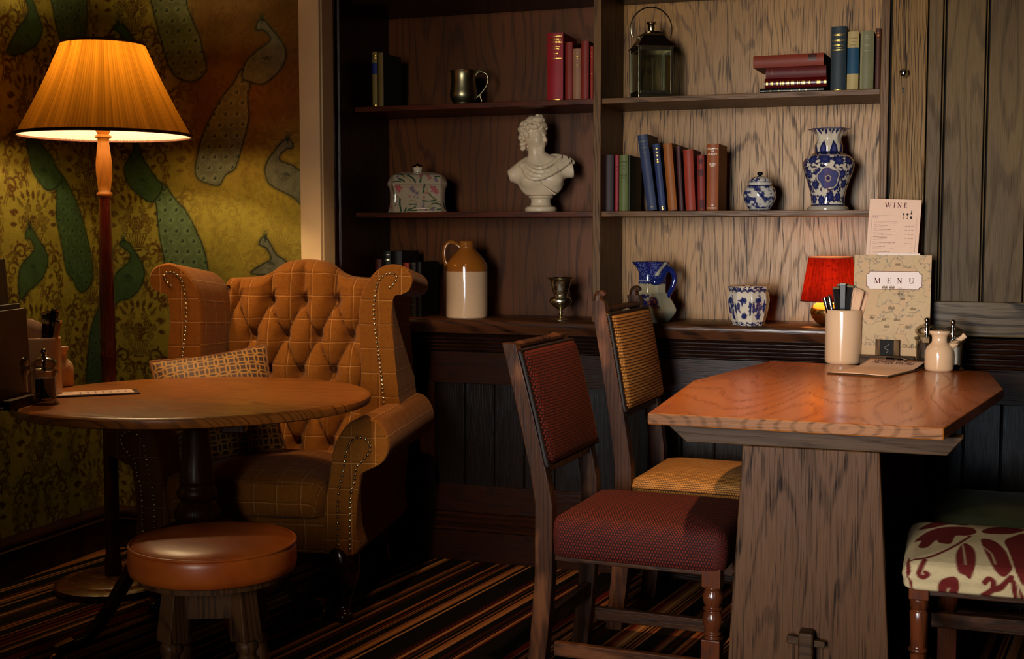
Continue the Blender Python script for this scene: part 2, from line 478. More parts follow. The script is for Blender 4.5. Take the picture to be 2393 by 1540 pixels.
structure(MB().box(-3.2,1.4,-1.2,4.5,-.05,0).build('floor', CARPET), 'dark carpet of narrow red, tan, brown and black stripes')

# ---- wallpaper
def sub(poly, n=5): return spline(poly, n, True)
def zz(pts, ox=0, oy=0, sc=1.0): return [(ox+p[0]/sc, oy+p[1]/sc) for p in pts]
Z1 = 3.0803; Z2 = 2.5667
BIRD_A = zz([(1845,212),(1852,165),(1890,140),(1935,185),(2000,265),(2050,340),(2055,405),(2030,480),(1960,560),(1880,605),(1795,585),(1745,560),(1760,470),(1800,410),(1865,355),(1930,310),(1948,270),(1912,226),(1872,212)],0,0,Z1)
TAIL_A = zz([(1740,500),(1680,600),(1600,700),(1520,840),(1460,970),(1430,1080),(1408,1200),(1420,1280),(1500,1322),(1580,1332),(1620,1262),(1690,1212),(1722,1120),(1760,980),(1790,850),(1782,700),(1800,585)],0,0,Z1)
TAIL_B = zz([(1095,-60),(1110,100),(1150,250),(1190,400),(1222,490),(1290,565),(1400,582),(1482,500),(1455,350),(1440,280),(1400,180),(1350,60),(1310,-60)],0,0,Z1)
BIRD_C = zz([(955,1090),(905,1180),(898,1240),(915,1300),(950,1360),(1020,1420),(1100,1450),(1170,1350),(1120,1280),(1060,1190),(1012,1110),(1000,1050),(970,1030)],0,0,Z1)
TAIL_C = [(350,450),(364,474),(368,509),(374,556),(384,606),(392,670),(481,670),(479,595),(460,544),(436,497),(409,466),(380,430)]
BIRD_D = [(281,574),(283,564),(289,561),(300,568),(312,584),(331,614),(337,641),(327,673),(304,696),(280,702),(268,712),(265,690),(265,665),(273,638),(296,618),(306,600),(300,588),(290,580)]
BIRD_G = zz([(2106,1062),(2095,1015),(2068,1003),(2030,1020),(1988,1072),(1930,1152),(1908,1220),(1920,1290),(1960,1340),(2040,1382),(2110,1420),(2200,1480),(2200,1290),(2120,1200),(2080,1182),(2022,1160),(2012,1118),(2060,1072)],0,0,Z1)
BIRD_H = [(606,571),(611,557),(621,555),(634,575),(646,595),(668,612),(676,640),(590,640),(606,622),(632,608),(631,594),(621,579)]
BIRD_K = [(266,66),(276,55),(290,60),(304,80),(318,100),(330,140),(290,150),(296,110),(284,82)]
BIRD_E = [(62,322),(67,351),(73,390),(88,419),(114,445),(146,420),(130,390),(120,367),(97,338),(85,318)]
TAIL_E = [(112,430),(132,443),(132,509),(144,568),(156,634),(171,653),(179,673),(191,682),(203,675),(214,657),(216,618),(206,564),(191,509),(171,455),(140,405)]
BIRD_F = [(60,557),(62,540),(70,530),(79,540),(86,556),(105,583),(112,610),(103,642),(86,665),(64,681),(50,700),(44,680),(45,634),(58,610),(80,587),(78,569),(70,558)]
BIRD_I = zz([(182,-20),(205,50),(200,110),(150,180),(100,260),(60,340),(50,385),(130,392),(250,332),(292,262),(302,190),(255,60),(225,-20)],0,0,Z1)
TAIL_J = [(120,-30),(124,20),(134,70),(150,110),(170,128),(192,105),(203,55),(192,-30)]
TAIL_L = [(228,730),(212,770),(206,830),(204,900),(236,900),(236,720)]
TAIL_M = [(-30,660),(8,680),(24,740),(26,820),(20,900),(-30,900)]

# damask tile, mirrored left-right
def damask(U, V):
    tw, th = .30, .40
    col_i = np.floor(U/tw); u = np.abs(U/tw-col_i-.5); v = (V/th+.5*(col_i % 2)) % 1.0
    u = u*tw; v = v*th; d = np.full(u.shape, 1e9)
    rng = random.Random(3)
    def leaf(cx, cy, a, L, w):
        nonlocal d
        p = (u-cx)*cos(a)+(v-cy)*sin(a); q = -(u-cx)*sin(a)+(v-cy)*cos(a)
        e = np.abs(q)-w*np.clip(1-((p-L/2)/(L/2))**2, 0, 1)*(1+.25*np.sin(p*700))
        d = np.minimum(d, np.where((p > 0) & (p < L), np.maximum(e, -1), 1e3))
    def rose(cx, cy, r):
        nonlocal d
        dx, dy = u-cx, v-cy; rr = np.sqrt(dx*dx+dy*dy); th_ = np.arctan2(dy,dx)
        e = rr-r*(1+.16*np.cos(5*th_))
        ring = np.abs(rr-r*(.55+.1*np.cos(5*th_+1)))-.0011; core = np.abs(rr-r*.22)-.0009
        ray = np.where(rr > r*.55, np.abs(np.sin(2.5*th_))*rr-.001, 1e3)
        d = np.minimum(d, np.maximum(e, -np.minimum(np.minimum(ring, core), ray)))
    def scroll(cx, cy, r0, turns, a0, w, sgn=1):
        nonlocal d
        pts = []; ws = []
        for i in range(22):
            f = i/21; r = r0*(1-f*.88); a = a0+sgn*turns*2*pi*f
            pts.append((cx+r*cos(a), cy+r*sin(a))); ws.append(w*(1-.55*f))
        d = np.minimum(d, sd_line(u, v, pts, ws))
        for i in (1,4,7,10):
            a = a0+sgn*turns*2*pi*i/21; leaf(pts[i][0], pts[i][1], a+.5*sgn, .02, .0045)
    for cy in (.03,.43): rose(0.0, cy, .030)
    rose(.040,.055,.019); rose(.052,.018,.016); rose(.028,.088,.016); rose(.068,.046,.013)
    for cx, cy, a in ((.02,.12,1.2),(.05,.09,.7),(.075,.07,.3),(.085,.03,0),(.045,.115,1.0),(.0,.115,1.57),(.09,.06,.5)): leaf(cx,cy,a,.036,.008)
    for k in range(4):    # urn flutes
        x0 = .004+.010*k; d = np.minimum(d, sd_line(u, v, [(x0*.7,.352),(x0,.372),(x0*1.3,.392)], .0026))
    d = np.minimum(d, sd_line(u, v, [(0,.347),(.036,.347)], .0028)); d = np.minimum(d, sd_line(u, v, [(0,.395),(.05,.399)], .002))
    d = np.minimum(d, sd_line(u, v, [(0,.335),(.02,.338)], .004))
    scroll(.070,.335,.034,1.35,-.6,.0062); scroll(.112,.275,.030,1.3,2.6,.0055,-1); scroll(.045,.285,.024,1.2,3.6,.005,-1)
    scroll(.110,.160,.032,1.3,.4,.006,1); scroll(.060,.200,.026,1.2,2.2,.005,1)
    for w0 in (.0, .011):
        d = np.minimum(d, np.abs(sd_line(u, v, [(.148-w0,.10),(.128-w0,.15),(.135-w0,.20),(.148-w0,.25)]))-.0024)
        d = np.minimum(d, np.abs(sd_line(u, v, [(.02+w0,.16),(.034+w0,.21),(.02+w0,.26),(.006+w0,.31)]))-.002)
    for i in range(26):
        leaf(rng.uniform(.01,.14), rng.uniform(.12,.34), rng.uniform(0,6.28), rng.uniform(.02,.034), rng.uniform(.005,.009))
    for i in range(18):
        rose(rng.uniform(.0,.145), rng.uniform(.12,.4), rng.uniform(.006,.011))
    return d

def paint_paper(U, V, S, birds, plain_right=False):
    """U,V metres on the wall; S offset for the damask; birds: (kind, polygon in metres, tone)"""
    n1 = fbm(U*9, V*9, 5, 1); n2 = fbm(U*60, V*60, 3, 5); n3 = fbm(U*3, V*3, 3, 9)
    gold = np.array([.39,.33,.055])*(.55+.75*n1+.25*(n2-.5))[...,None]
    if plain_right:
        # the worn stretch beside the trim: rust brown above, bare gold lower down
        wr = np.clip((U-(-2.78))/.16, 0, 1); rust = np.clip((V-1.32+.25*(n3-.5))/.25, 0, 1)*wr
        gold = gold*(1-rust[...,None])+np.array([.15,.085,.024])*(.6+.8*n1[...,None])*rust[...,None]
    d = damask(U+S, V); a = cover(d, .0022)
    th = np.clip((fbm(U*40,V*40,3,21)-.22)*3, .72, 1)
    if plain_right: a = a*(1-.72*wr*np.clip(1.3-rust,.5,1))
    col = lay(gold, a*th, (.105,.052,.014))
    for kind, poly, tone in birds:
        pl = np.array(poly); lo = pl.min(0)-.05; hi = pl.max(0)+.05
        ii = np.where((U[:,0] > lo[0]) & (U[:,0] < hi[0]))[0]; jj = np.where((V[0] > lo[1]) & (V[0] < hi[1]))[0]
        if not len(ii) or not len(jj): continue
        sl = np.ix_(ii,jj); u = U[sl]; v = V[sl]; c = col[sl]
        dd = sd_poly(u, v, sub(poly,4)); dd = dd+.003*(fbm(u*130,v*130,2,3)-.5)
        nb = fbm(u*50,v*50,4,7)
        body = np.array(tone)*(.65+.7*nb)[...,None]
        halo = np.clip(1-dd/.012, 0, 1)*(dd > 0)
        c = lay(c, halo*.7, (.03,.045,.03))
        a = cover(dd, .002)
        if kind == 'tail':
            # rows of feather eyes
            p = .048; r = np.floor(v/(p*.8)); uu = (u+.5*p*(r%2))/p; fx = uu-np.floor(uu)-.5; fy = v/(p*.8)-r-.5
            fx = fx*p; fy = fy*p*.8; q = np.sqrt(fx**2+(fy*1.05)**2)
            body = body*(.92+.1*np.sin(q*1500))[...,None]
            body = lay(body, cover(np.abs(q-.0120)-.0016,.0015)*.6, np.array(tone)*1.7)
            body = lay(body, cover(np.sqrt((fx-.001)**2+(fy-.001)**2)-.0066,.0015)*.95*(np.sqrt((fx+.0018)**2+(fy-.0034)**2) > .0048), (.012,.03,.03))
            body = lay(body, cover(np.abs(u-pl[:,0].mean()+ .03*np.sin(v*40))-.0006,.001)*.2, (.02,.03,.02))
        else:
            body = body*(.9+.12*np.sin((u*1.3+v)*900))[...,None]
            w = pl.mean(0); wing = np.abs(np.sqrt((u-w[0])**2+((v-w[1])*.7)**2)-.035)-.0012
            body = lay(body, cover(wing,.002)*.5*((u+v) < (w[0]+w[1]+.01)), (.02,.03,.02))
            for k in range(3):
                body = lay(body, cover(sd_line(u, v, [(w[0]-.018+.008*k, w[1]-.03-.004*k),(w[0]+.012+.004*k, w[1]-.026-.004*k)], [.0005,.003]),.002)*.7, (.012,.03,.028))
        c = lay(c, a, body)
        c = lay(c, cover(np.abs(dd)-.0024,.002)*.9, (.010,.022,.018))
        if kind in ('bird','birdr'):
            k = int(np.argmax(pl[:,1])); hx, hy = pl[k]; sg = -1 if kind == 'bird' else 1
            for i in range(15):      # crest and dark cap, eye, beak
                ang = pi/2-sg*(-.55+i*.105); L = .030+.014*sin(i*2.1)
                c = lay(c, cover(sd_line(u, v, [(hx,hy-.002),(hx+L*cos(ang),hy+L*sin(ang))],[.0014,.0003]),.0016)*.75, (.022,.05,.03))
            c = lay(c, cover(np.sqrt((u-hx)**2+(v-hy+.004)**2)-.006,.003)*.8, (.012,.025,.03))
            c = lay(c, cover(np.sqrt((u-hx-sg*.003)**2+(v-hy+.013)**2)-.0022,.001), (.005,.008,.008))
        col[sl] = c
    return np.clip(col, 0, 1)

def paper_wall(name, fixed, a0, a1, z0, z1, step, axis, birds, S, label, plain_right):
    nu = int((a1-a0)/step)+1; nv = int((z1-z0)/step)+1
    A = np.linspace(a0, a1, nu); Zz = np.linspace(z0, z1, nv)
    U, V = np.meshgrid(A, Zz, indexing='ij')
    # below the table line the paper sits in deep shade: same pattern everywhere
    col = paint_paper(U, V, S, birds, plain_right)
    me = bpy.data.meshes.new(name)
    if axis == 'x': co = np.stack([U, np.full_like(U, fixed), V], -1)
    else: co = np.stack([np.full_like(U, fixed), U, V], -1)
    co = co.reshape(-1,3); i = np.arange(nu*nv).reshape(nu,nv)
    q = np.stack([i[:-1,:-1], i[1:,:-1], i[1:,1:], i[:-1,1:]], -1).reshape(-1,4)
    me.vertices.add(len(co)); me.vertices.foreach_set('co', co.astype(np.float32).ravel())
    me.loops.add(q.size); me.loops.foreach_set('vertex_index', q.ravel().astype(np.int32))
    me.polygons.add(len(q)); me.polygons.foreach_set('loop_start', np.arange(0,q.size,4,dtype=np.int32))
    try: me.polygons.foreach_set('loop_total', np.full(len(q),4,dtype=np.int32))
    except Exception: pass
    me.update(calc_edges=True)
    ca = me.color_attributes.new('Col','FLOAT_COLOR','POINT'); c4 = np.ones((len(co),4),np.float32); c4[:,:3] = col.reshape(-1,3); ca.data.foreach_set('color', c4.ravel())
    o = bpy.data.objects.new(name, me); COL.objects.link(o); me.materials.append(PAPER)
    return structure(o, label)
t = NT('peacock_wallpaper'); co = t.coord(); c = t.attr('Col')
wv = t.noise(co, 260, 2); c2 = t.mix(t.sstep(wv,.45,.75)*.3, c, '#0d0803')
PAPER = t.bsdf(c2, .46, .82, t.bump(wv,.12,.0008), Specular_IOR_Level=.3)

def onb(poly): return [(lambda p: (p.x, p.z))(at(q[0],q[1],y=YW)) for q in poly]
def onl(poly): return [(lambda p: (p.y, p.z))(at(q[0],q[1],x=XL)) for q in poly]
GREEN = (.060,.120,.050); GREY = (.15,.17,.125)
bb = [('tail',onb(TAIL_A),GREY),('bird',onb(BIRD_A),GREY),('tail',onb(TAIL_B),(.14,.16,.07)),('tail',onb(TAIL_C),(.13,.20,.10)),('birdc',onb(BIRD_C),GREEN),
      ('bird',onb(BIRD_D),GREEN),('birdr',onb(BIRD_G),GREY),('bird',onb(BIRD_H),GREY),('bird',onb(BIRD_K),GREEN)]
bl = [('tail',onl(TAIL_E),GREEN),('birdc',onl(BIRD_E),GREEN),('bird',onl(BIRD_F),GREEN),('birdc',onl(BIRD_I),GREEN),('tail',onl(TAIL_J),(.08,.13,.06)),('tail',onl(TAIL_L),(.06,.12,.09)),('tail',onl(TAIL_M),(.06,.12,.09))]
XE = at(704,300,y=YW).x
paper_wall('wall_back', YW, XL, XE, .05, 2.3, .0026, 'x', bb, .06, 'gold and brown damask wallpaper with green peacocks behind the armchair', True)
paper_wall('wall_left', XL, 3.0, YW, .05, 2.3, .0030, 'y', bl, .02, 'gold damask wallpaper with green peacocks on the side wall', False)
# wall bodies behind the paper
PLASTER = plain('cream_paint', '#dcc294', .6, var=.05, scale=8, bump=.05)
structure(MB().box(XL-.15,XE+.085,YW+.002,YW+.12,0,CEIL).build('wall_back_core', PLASTER), 'plaster behind the papered wall')
structure(MB().box(XL-.15,XL-.002,2.2,YW+.05,0,CEIL).build('wall_left_core', PLASTER), 'plaster behind the papered side wall')
structure(MB().box(XE-.001,XE+.080,YW-.012,YW+.05,0,CEIL).build('trim_1', PLASTER, bevel=.003), 'cream painted upright strip between wallpaper and bookcase')
structure(MB().box(-3.3,1.6,-1.4,4.9,CEIL,CEIL+.05).build('ceiling', plain('ceiling_paint','#2c2118',.8)), 'ceiling')
structure(MB().box(-3.3,1.6,4.70,4.85,0,CEIL).build('wall_rear_core', plain('dark_back','#1a110b',.8)), 'wall behind the bookcase')

def mould(prof, x0, x1, name, mat, parent=None, axis='x', **k):
    """prof: (y,z) polyline closed; run along x (or along y with prof = (x,z))"""
    m = MB(); m.prism(prof, x0, x1, 'x' if axis == 'x' else 'y'); return m.build(name, mat, parent, **k)
def base_prof(f, s=1):
    return [(f,0),(f-.02*s,0),(f-.02*s,.105),(f-.024*s,.112),(f-.014*s,.118),(f-.020*s,.128),(f-.016*s,.142),(f-.008*s,.150),(f-.005*s,.158),(f,.158)]
structure(mould(base_prof(YW), XL, XE+.08, 'baseboard_back', DARKH, smooth=50), 'dark moulded skirting under the peacock wallpaper')
structure(mould(base_prof(XL,-1), 2.4, YW, 'baseboard_left', DARKH, axis='y', smooth=50), 'dark moulded skirting along the side wall')

# ================================================================== bookcase
X0, X1 = -2.24, -2.106; XD0, XD1 = -1.193, -1.165; XR0, XR1 = -.239, -.213
S1, S2, LED, TOP = 1.664, 1.276, .889, 2.03
bc = thing('bookcase','built-in oak bookcase of two bays with a fluted left upright and two shelves a bay','bookcase',(0,0,0))
def B(name, x0,x1,y0,y1,z0,z1, mat, bevel=.002, par=bc): return MB().box(x0,x1,y0,y1,z0,z1).build(name, mat, par, bevel=bevel)
# fluted pilaster
prof = [(X0,YP+.15),(X0,YP+.004),(X0+.016,YP)]
fx0, fx1, nf = X0+.026, X1-.030, 6
for i in range(nf):
    a = fx0+(fx1-fx0)*i/nf; b = fx0+(fx1-fx0)*(i+1)/nf; w = b-a
    prof += [(a+w*.12,YP)]+[(a+w*.5-w*.36*cos(pi*k/6), YP+w*.5*sin(pi*k/6)) for k in range(7)]
prof += [(X1-.026,YP),(X1-.014,YP),(X1-.012,YP+.02),(X1-.008,YP+.012),(X1,YP+.014),(X1,YP+.15)]
MB().prism(prof, LED+.001, CEIL, 'z').build('pilaster', DARKV, bc, smooth=50)
B('side_panel', X1-.03, X1, YP+.15, YB, LED+.001, TOP, DARKV, 0)
B('divider', XD0, XD1, YU-.006, YB, LED+.001, TOP, OAKV)
B('side_panel', XR0, XR1, YU-.006, YB, LED+.001, TOP+.3, OAKV)
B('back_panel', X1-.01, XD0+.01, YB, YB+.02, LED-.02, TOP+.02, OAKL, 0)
B('back_panel', XD1-.01, XR0+.01, YB, YB+.02, LED-.02, TOP+.02, OAKB, 0)
for z in (S1, S2):
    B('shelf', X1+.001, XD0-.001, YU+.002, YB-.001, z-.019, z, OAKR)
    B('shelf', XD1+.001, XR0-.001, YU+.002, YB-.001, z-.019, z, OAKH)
B('top_board', X1, XD0, YU, YB+.02, TOP, TOP+.03, DARKH)
B('top_board', XD1, XR0, YU, YB+.02, TOP, TOP+.03, DARKH)
B('fascia', X1, XR1, YU-.012, YU, TOP+.004, TOP+.25, DARKH)

# ledge that runs the whole length under the bookcase
lg = thing('ledge','long dark wooden ledge with reeded moulding running under the bookcase','ledge')
LX1 = -.20
pr = [(YC+.05,LED-.05),(YC+.012,LED-.05),(YC+.004,LED-.030),(YC,LED-.020),(YC,LED-.006),(YC+.006,LED),(YB-.0006,LED),(YB-.0006,LED-.02),(YC+.05,LED-.02)]
mould(pr, X0, LX1, 'ledge_board', oak('ledge_wood','x','#4a2a18','#150a05',.2,ring=12,stretch=.06,cell=7,spec=.25), lg, smooth=50)
def reeded(z1, z0, f, n):
    p = [(f+.06,z1),(f,z1)]; h = (z1-z0)/n
    for i in range(n):
        zt = z1-i*h
        p += [(f+.004,zt-h*.06)]+[(f+.004-.011*sin(pi*k/6), zt-h*.1-h*.72*k/6) for k in range(7)]+[(f+.010,zt-h*.86),(f+.010,zt-h*.98)]
    p += [(f,z0),(f+.06,z0)]
    return p
mould(reeded(LED-.052, .772, YC+.030, 5), X0, LX1, 'reeded_moulding', DARKH, lg, smooth=50)

# panelled base below the ledge
bs = thing('base_panelling','dark boarded base panelling under the ledge with rails and moulded plinth','panelling')
YF = YC+.035
XB1 = .75
B('top_rail', X0, XB1, YF, YF+.03, .653, .770, DARKH, .002, bs)
B('bottom_rail', X0, XB1, YF, YF+.03, .177, .278, DARKH, .002, bs)
mould([(YF+.03,.11),(YF-.018,.11),(YF-.022,.116),(YF-.014,.122),(YF-.016,.134),(YF-.020,.145),(YF-.006,.152),(YF-.010,.166),(YF-.002,.174),(YF+.03,.177)], X0, XB1, 'plinth_moulding', DARKH, bs, smooth=50)
B('plinth', X0, XB1, YF-.018, YF+.03, 0, .11, DARKH, .002, bs)
x = -1.86+.115*-3
B('stile', X0, -1.80, YF, YF+.03, .278, .653, DARKV, .002, bs)
x = -1.80; first = True
while x < XB1-.02:
    x2 = min(x+.115, XB1)
    m = MB().box(x+.0035, x2-.0035, YF+.012, YF+.03, .276, .655)
    m.box(x2-.006, x2-.001, YF+.010, YF+.03, .276, .655)
    m.build('board', DARKP, bs, bevel=.003)
    x = x2
MB().box(X0, XB1, YF+.022, YF+.035, .25, .68).build('backing', PINEG, bs)

# ---- right-hand panelling: cupboard door, boards, rail, moulding
ds = thing('cupboard','tall narrow oak cupboard door with a round glass knob beside the bookcase','cupboard')
B('door', XR1+.008, -.098, YU-.006, YU+.015, .99, CEIL, DOORM, .003, ds)
MB().box(XR1+.0006, XR1+.0076, YU+.010, YU+.02, .9, CEIL).build('frame_gap', PINEG, ds)
kp = at(2113,172,y=YU-.006)
GLS = metal('cut_crystal', '#f0ece2', .06, .03)
k = MB(); k.lathe([(.004,0),(.006,.002),(.006,.010),(.011,.014),(.0145,.022),(.0135,.029),(.009,.034),(.0001,.036)], 10)
k.xform(Matrix.Translation(kp) @ Matrix.Rotation(radians(90),4,'X')); o = k.build('knob', GLS, ds, smooth=20); o['label'] = 'faceted clear glass knob'
k = MB(); k.lathe([(.011,0),(.011,.003),(.007,.005)],20); k.xform(Matrix.Translation(kp) @ Matrix.Rotation(radians(90),4,'X')); k.build('knob_plate', metal('knob_brass','#a08a60',.3), ds)
kh = at(2111,206,y=YU-.006)
k = MB(); k.prism([(.0036*cos(a*pi/6), .0036*sin(a*pi/6)) for a in range(12)], -.0006, .001, 'y'); k.prism([(-.0022,-.016),(.0022,-.016),(.0012,-.001),(-.0012,-.001)], -.0006, .001, 'y')
k.xform(Matrix.Translation(kh)); k.build('keyhole', plain('keyhole_black','#050403',.6), ds)

def boards(edges, z0, z1, mat, name, y0):
    for a, b in zip(edges[:-1], edges[1:]):
        m = MB().box(a+.0065, b-.0065, y0, y0+.02, z0, z1)
        m.box(b-.0028, b+.0014, y0+.001, y0+.02, z0, z1)
        structure(m.build(name, mat, None, bevel=.0025), 'vertical tongue-and-groove boards of the right wall')
structure(MB().box(-.098, XB1, YU+.012, YU+.04, .9, CEIL).build('wall_right', PINEG), 'right-hand wall behind the boarding')
e0 = at(2203,300,y=YU).x; e1 = at(2303,300,y=YU).x; pw = e1-e0
m = MB()
m.box(-.094, e0-.0065, YU-.004, YU+.02, .975, CEIL)
for i in range(6):
    a = e0+pw*i; b = a+pw
    m.box(a-.0030, a+.0012, YU-.002, YU+.02, .975, CEIL)
    m.box(a+.0068, b-.0068, YU-.004, YU+.02, .975, CEIL)
structure(m.build('wall_right_boards', PINE, None, bevel=.0025), 'tall stained tongue-and-groove boards on the right wall')
structure(MB().box(LX1, XB1, YU-.014, YU+.02, .872, .984).build('trim_2', RAILH, None, bevel=.004), 'horizontal weathered oak rail on the right wall')
structure(mould(reeded(.866, .766, YU-.028, 6), LX1, XB1, 'trim_3', DARKH, smooth=50), 'reeded dark moulding below the rail on the right wall')
# ================================================================== floor lamp
BROWNWOOD = oak('turned_mahogany', 'z', '#5a1c0c', '#200804', .25, ring=8, stretch=.08, cell=14, line=.4, pore=.3, coat=.3)
PALEWOOD = oak('turned_beech', 'z', '#b4732c', '#7a4516', .35, ring=8, stretch=.08, cell=14, line=.35, pore=.3)
BRASS = metal('aged_brass', '#9a6f2e', .28)
LAMP = at(266,1372,z=0)
lp = thing('floor_lamp','tall turned wooden floor lamp with lit pleated amber shade in the corner','lamp',LAMP)
MB().lathe([(.19,0),(.195,.008),(.193,.022),(.180,.030),(.150,.034),(.147,.032),(.142,.036),(.05,.040),(.032,.045)],64).build('base', oak('lamp_base_wood','x','#6a3a16','#2a1206',.25,coat=.3), lp, smooth=50)
MB().lathe([(.028,.036),(.028,.10),(.024,.11),(.024,.52),(.026,.60),(.029,.62),(.029,.64),(.026,.65),(.029,.66),(.0285,.68),(.024,.69),(.024,.77),(.0265,.78),(.028,.79),(.028,.80),(.025,.81),(.0255,.83),(.0285,.84),(.025,.85),
   (.026,.90),(.025,1.0),(.0225,1.15),(.0185,1.32)],32).build('pole', BROWNWOOD, lp, smooth=60)
MB().lathe([(.019,1.318),(.0255,1.324),(.0255,1.332),(.019,1.338),(.022,1.36),(.0255,1.40),(.026,1.43),(.022,1.47),(.018,1.50),(.019,1.512),(.0265,1.516),(.0265,1.522),(.018,1.526),(.0245,1.540),(.026,1.555),(.021,1.570),(.014,1.578),(.014,1.585)],32).build('turned_column', PALEWOOD, lp, smooth=60)
MB().lathe([(.015,1.583),(.016,1.60),(.012,1.602),(.016,1.612),(.016,1.65),(.013,1.70)],24).build('bulb_holder', BRASS, lp, smooth=40)
# bulb and shade
t = NT('lamp_bulb_glass'); n = t.node('ShaderNodeEmission'); n.inputs[0].default_value = (1,.72,.36,1); n.inputs[1].default_value = 6; n2_ = t.node('ShaderNodeBsdfTransparent'); n3_ = t.node('ShaderNodeAddShader'); t.t.links.new(n.outputs[0], n3_.inputs[0]); t.t.links.new(n2_.outputs[0], n3_.inputs[1]); t.t.links.new(n3_.outputs[0], t.out.inputs[0]); BULB = t.m
b_ = MB().lathe([(.013,1.70),(.02,1.72),(.030,1.75),(.030,1.775),(.02,1.80),(.0001,1.812)],24).build('bulb', BULB, lp, smooth=60)
def shade_mat(name, c_out, c_in, trans, freq, seed, slub=0.0, tw=.7):
    t = NT(name); x, y, z = t.sep(t.coord('Object')); u, v, _ = t.sep(t.coord('UV'))
    k = t.floor(u*freq); w = t.white(k+seed)
    w2 = t.noise(t.vec(u*freq*.22, z*1.5+seed, 0), 1.0, 2, dim='2D')
    fine = t.noise(t.vec(u*freq*1.6, z*26, 0), 1.0, 2, dim='2D')
    wave = t.sin(u*freq*6.283)*.5+.5
    f = w*.35+w2*.55+wave*.2
    if slub: f = f-t.sstep(t.noise(t.vec(u*freq*1.2, z*60, 0),1.0,1,dim='2D'),.6,.75)*slub
    f = t.sstep(f, .2, .9)
    ct = t.mix(f, tuple(q*.42 for q in lin(trans)), trans)
    ct = t.mix(t.sstep(fine,.3,.7)*.25, ct, tuple(q*.5 for q in lin(trans)))
    tr = t.node('ShaderNodeBsdfTranslucent'); t.put(tr.inputs[0], ct)
    df = t.node('ShaderNodeBsdfDiffuse'); t.put(df.inputs[0], t.mix(f, tuple(q*.6 for q in lin(c_out)), c_out))
    di = t.node('ShaderNodeBsdfDiffuse'); t.put(di.inputs[0], c_in)
    ge = t.node('ShaderNodeNewGeometry'); mx = t.node('ShaderNodeMixShader')
    t.t.links.new(ge.outputs['Backfacing'], mx.inputs[0]); t.t.links.new(df.outputs[0], mx.inputs[1]); t.t.links.new(di.outputs[0], mx.inputs[2])
    m2 = t.node('ShaderNodeMixShader'); m2.inputs[0].default_value = tw
    t.t.links.new(mx.outputs[0], m2.inputs[1]); t.t.links.new(tr.outputs[0], m2.inputs[2]); t.t.links.new(m2.outputs[0], t.out.inputs[0])
    return t.m
SH = shade_mat('pleated_amber_silk', '#c08a45', '#fff0d4', '#d2851f', 150, 3.0, tw=.10)
RB, RT, ZB, ZT = .279, .131, 1.518, 1.825
m = MB(); nn = 600
def sh(a,b):
    r = RB+(RT-RB)*b+.006*sin(pi*b)*-1
    r = r*(1+.0035*sin(a*2*pi*150)+.002*sin(a*2*pi*61+1))
    return ((.008+r*cos(2*pi*a), r*sin(2*pi*a), ZB+(ZT-ZB)*b),(a,b))
m.grid(sh, nn, 14, cu=True)
s_ = m.build('lamp_shade', SH, lp, smooth=180, recalc=False)
TRIM = plain('shade_braid', '#4a2410', .7)
for zz0, r0 in ((ZB,RB),(ZT-.010,RT)):
    MB().tube([(.008+r0*cos(2*pi*i/96)*1.002, r0*sin(2*pi*i/96)*1.002, zz0+.005) for i in range(97)], .0058, 6, cap=False).build('shade_braid', TRIM, s_, smooth=60)
m = MB()
for i in range(3):
    a = 2*pi*i/3+.4; m.tube([(.015*cos(a),.015*sin(a),1.69),(.05*cos(a),.05*sin(a),1.70),(RT*.99*cos(a),RT*.99*sin(a),ZT-.012)], .0018, 6)
m.build('shade_carrier', BRASS, lp)

# ================================================================== wing armchair
t = NT('caramel_tweed'); u, v, _ = t.sep(t.coord('UV'))
wob = (t.noise(t.vec(u*14,v*14,0),1.0,2,dim='2D')-.5)*.006
def band(c, per, off, w, soft):
    d = abs(((c+wob+off) % per)-per/2); return t.sstep(d*-1.0, -w-soft, -w)
pu, pv = .076, .080
l1 = t.mx(band(u,pu,0.0,.0006,.0012), band(v,pv,.02,.0006,.0012))
l2 = t.mx(band(u,pu,.004,.0022,.003), band(v,pv,.0165,.0022,.003))
l3 = t.mx(band(u,pu,.030,.006,.006), band(v,pv,.055,.006,.006))
tw = t.noise(t.vec(u*1100,v*1100,0),1.0,1,dim='2D'); fl = t.noise(t.vec(u*120,v*120,0),1.0,2,dim='2D')
c = t.mix(t.sstep(tw,.3,.7), '#6e3e11', '#98601f')
c = t.mix(t.sstep(fl,.4,.75)*.35, c, '#6a3a14')
c = t.mix(l3*.10, c, '#5f3010'); c = t.mix(l2*.30, c, '#4a2409'); c = t.mix(l1*.42, c, '#d8a060')
TWEED = t.bsdf(c, .9, 0, t.bump(tw,.25,.0008), Sheen_Weight=.06, Sheen_Roughness=.5, Specular_IOR_Level=.1)
NAIL = metal('antique_nail', '#d0c0a0', .18)
DARKLEG = plain('dark_polished_leg', '#1c0b05', .16, Coat_Weight=.4)
CH = thing('wing_armchair','buttoned wing armchair in caramel windowpane tweed with dark cabriole legs','armchair',(-2.125,3.800,0),radians(10))

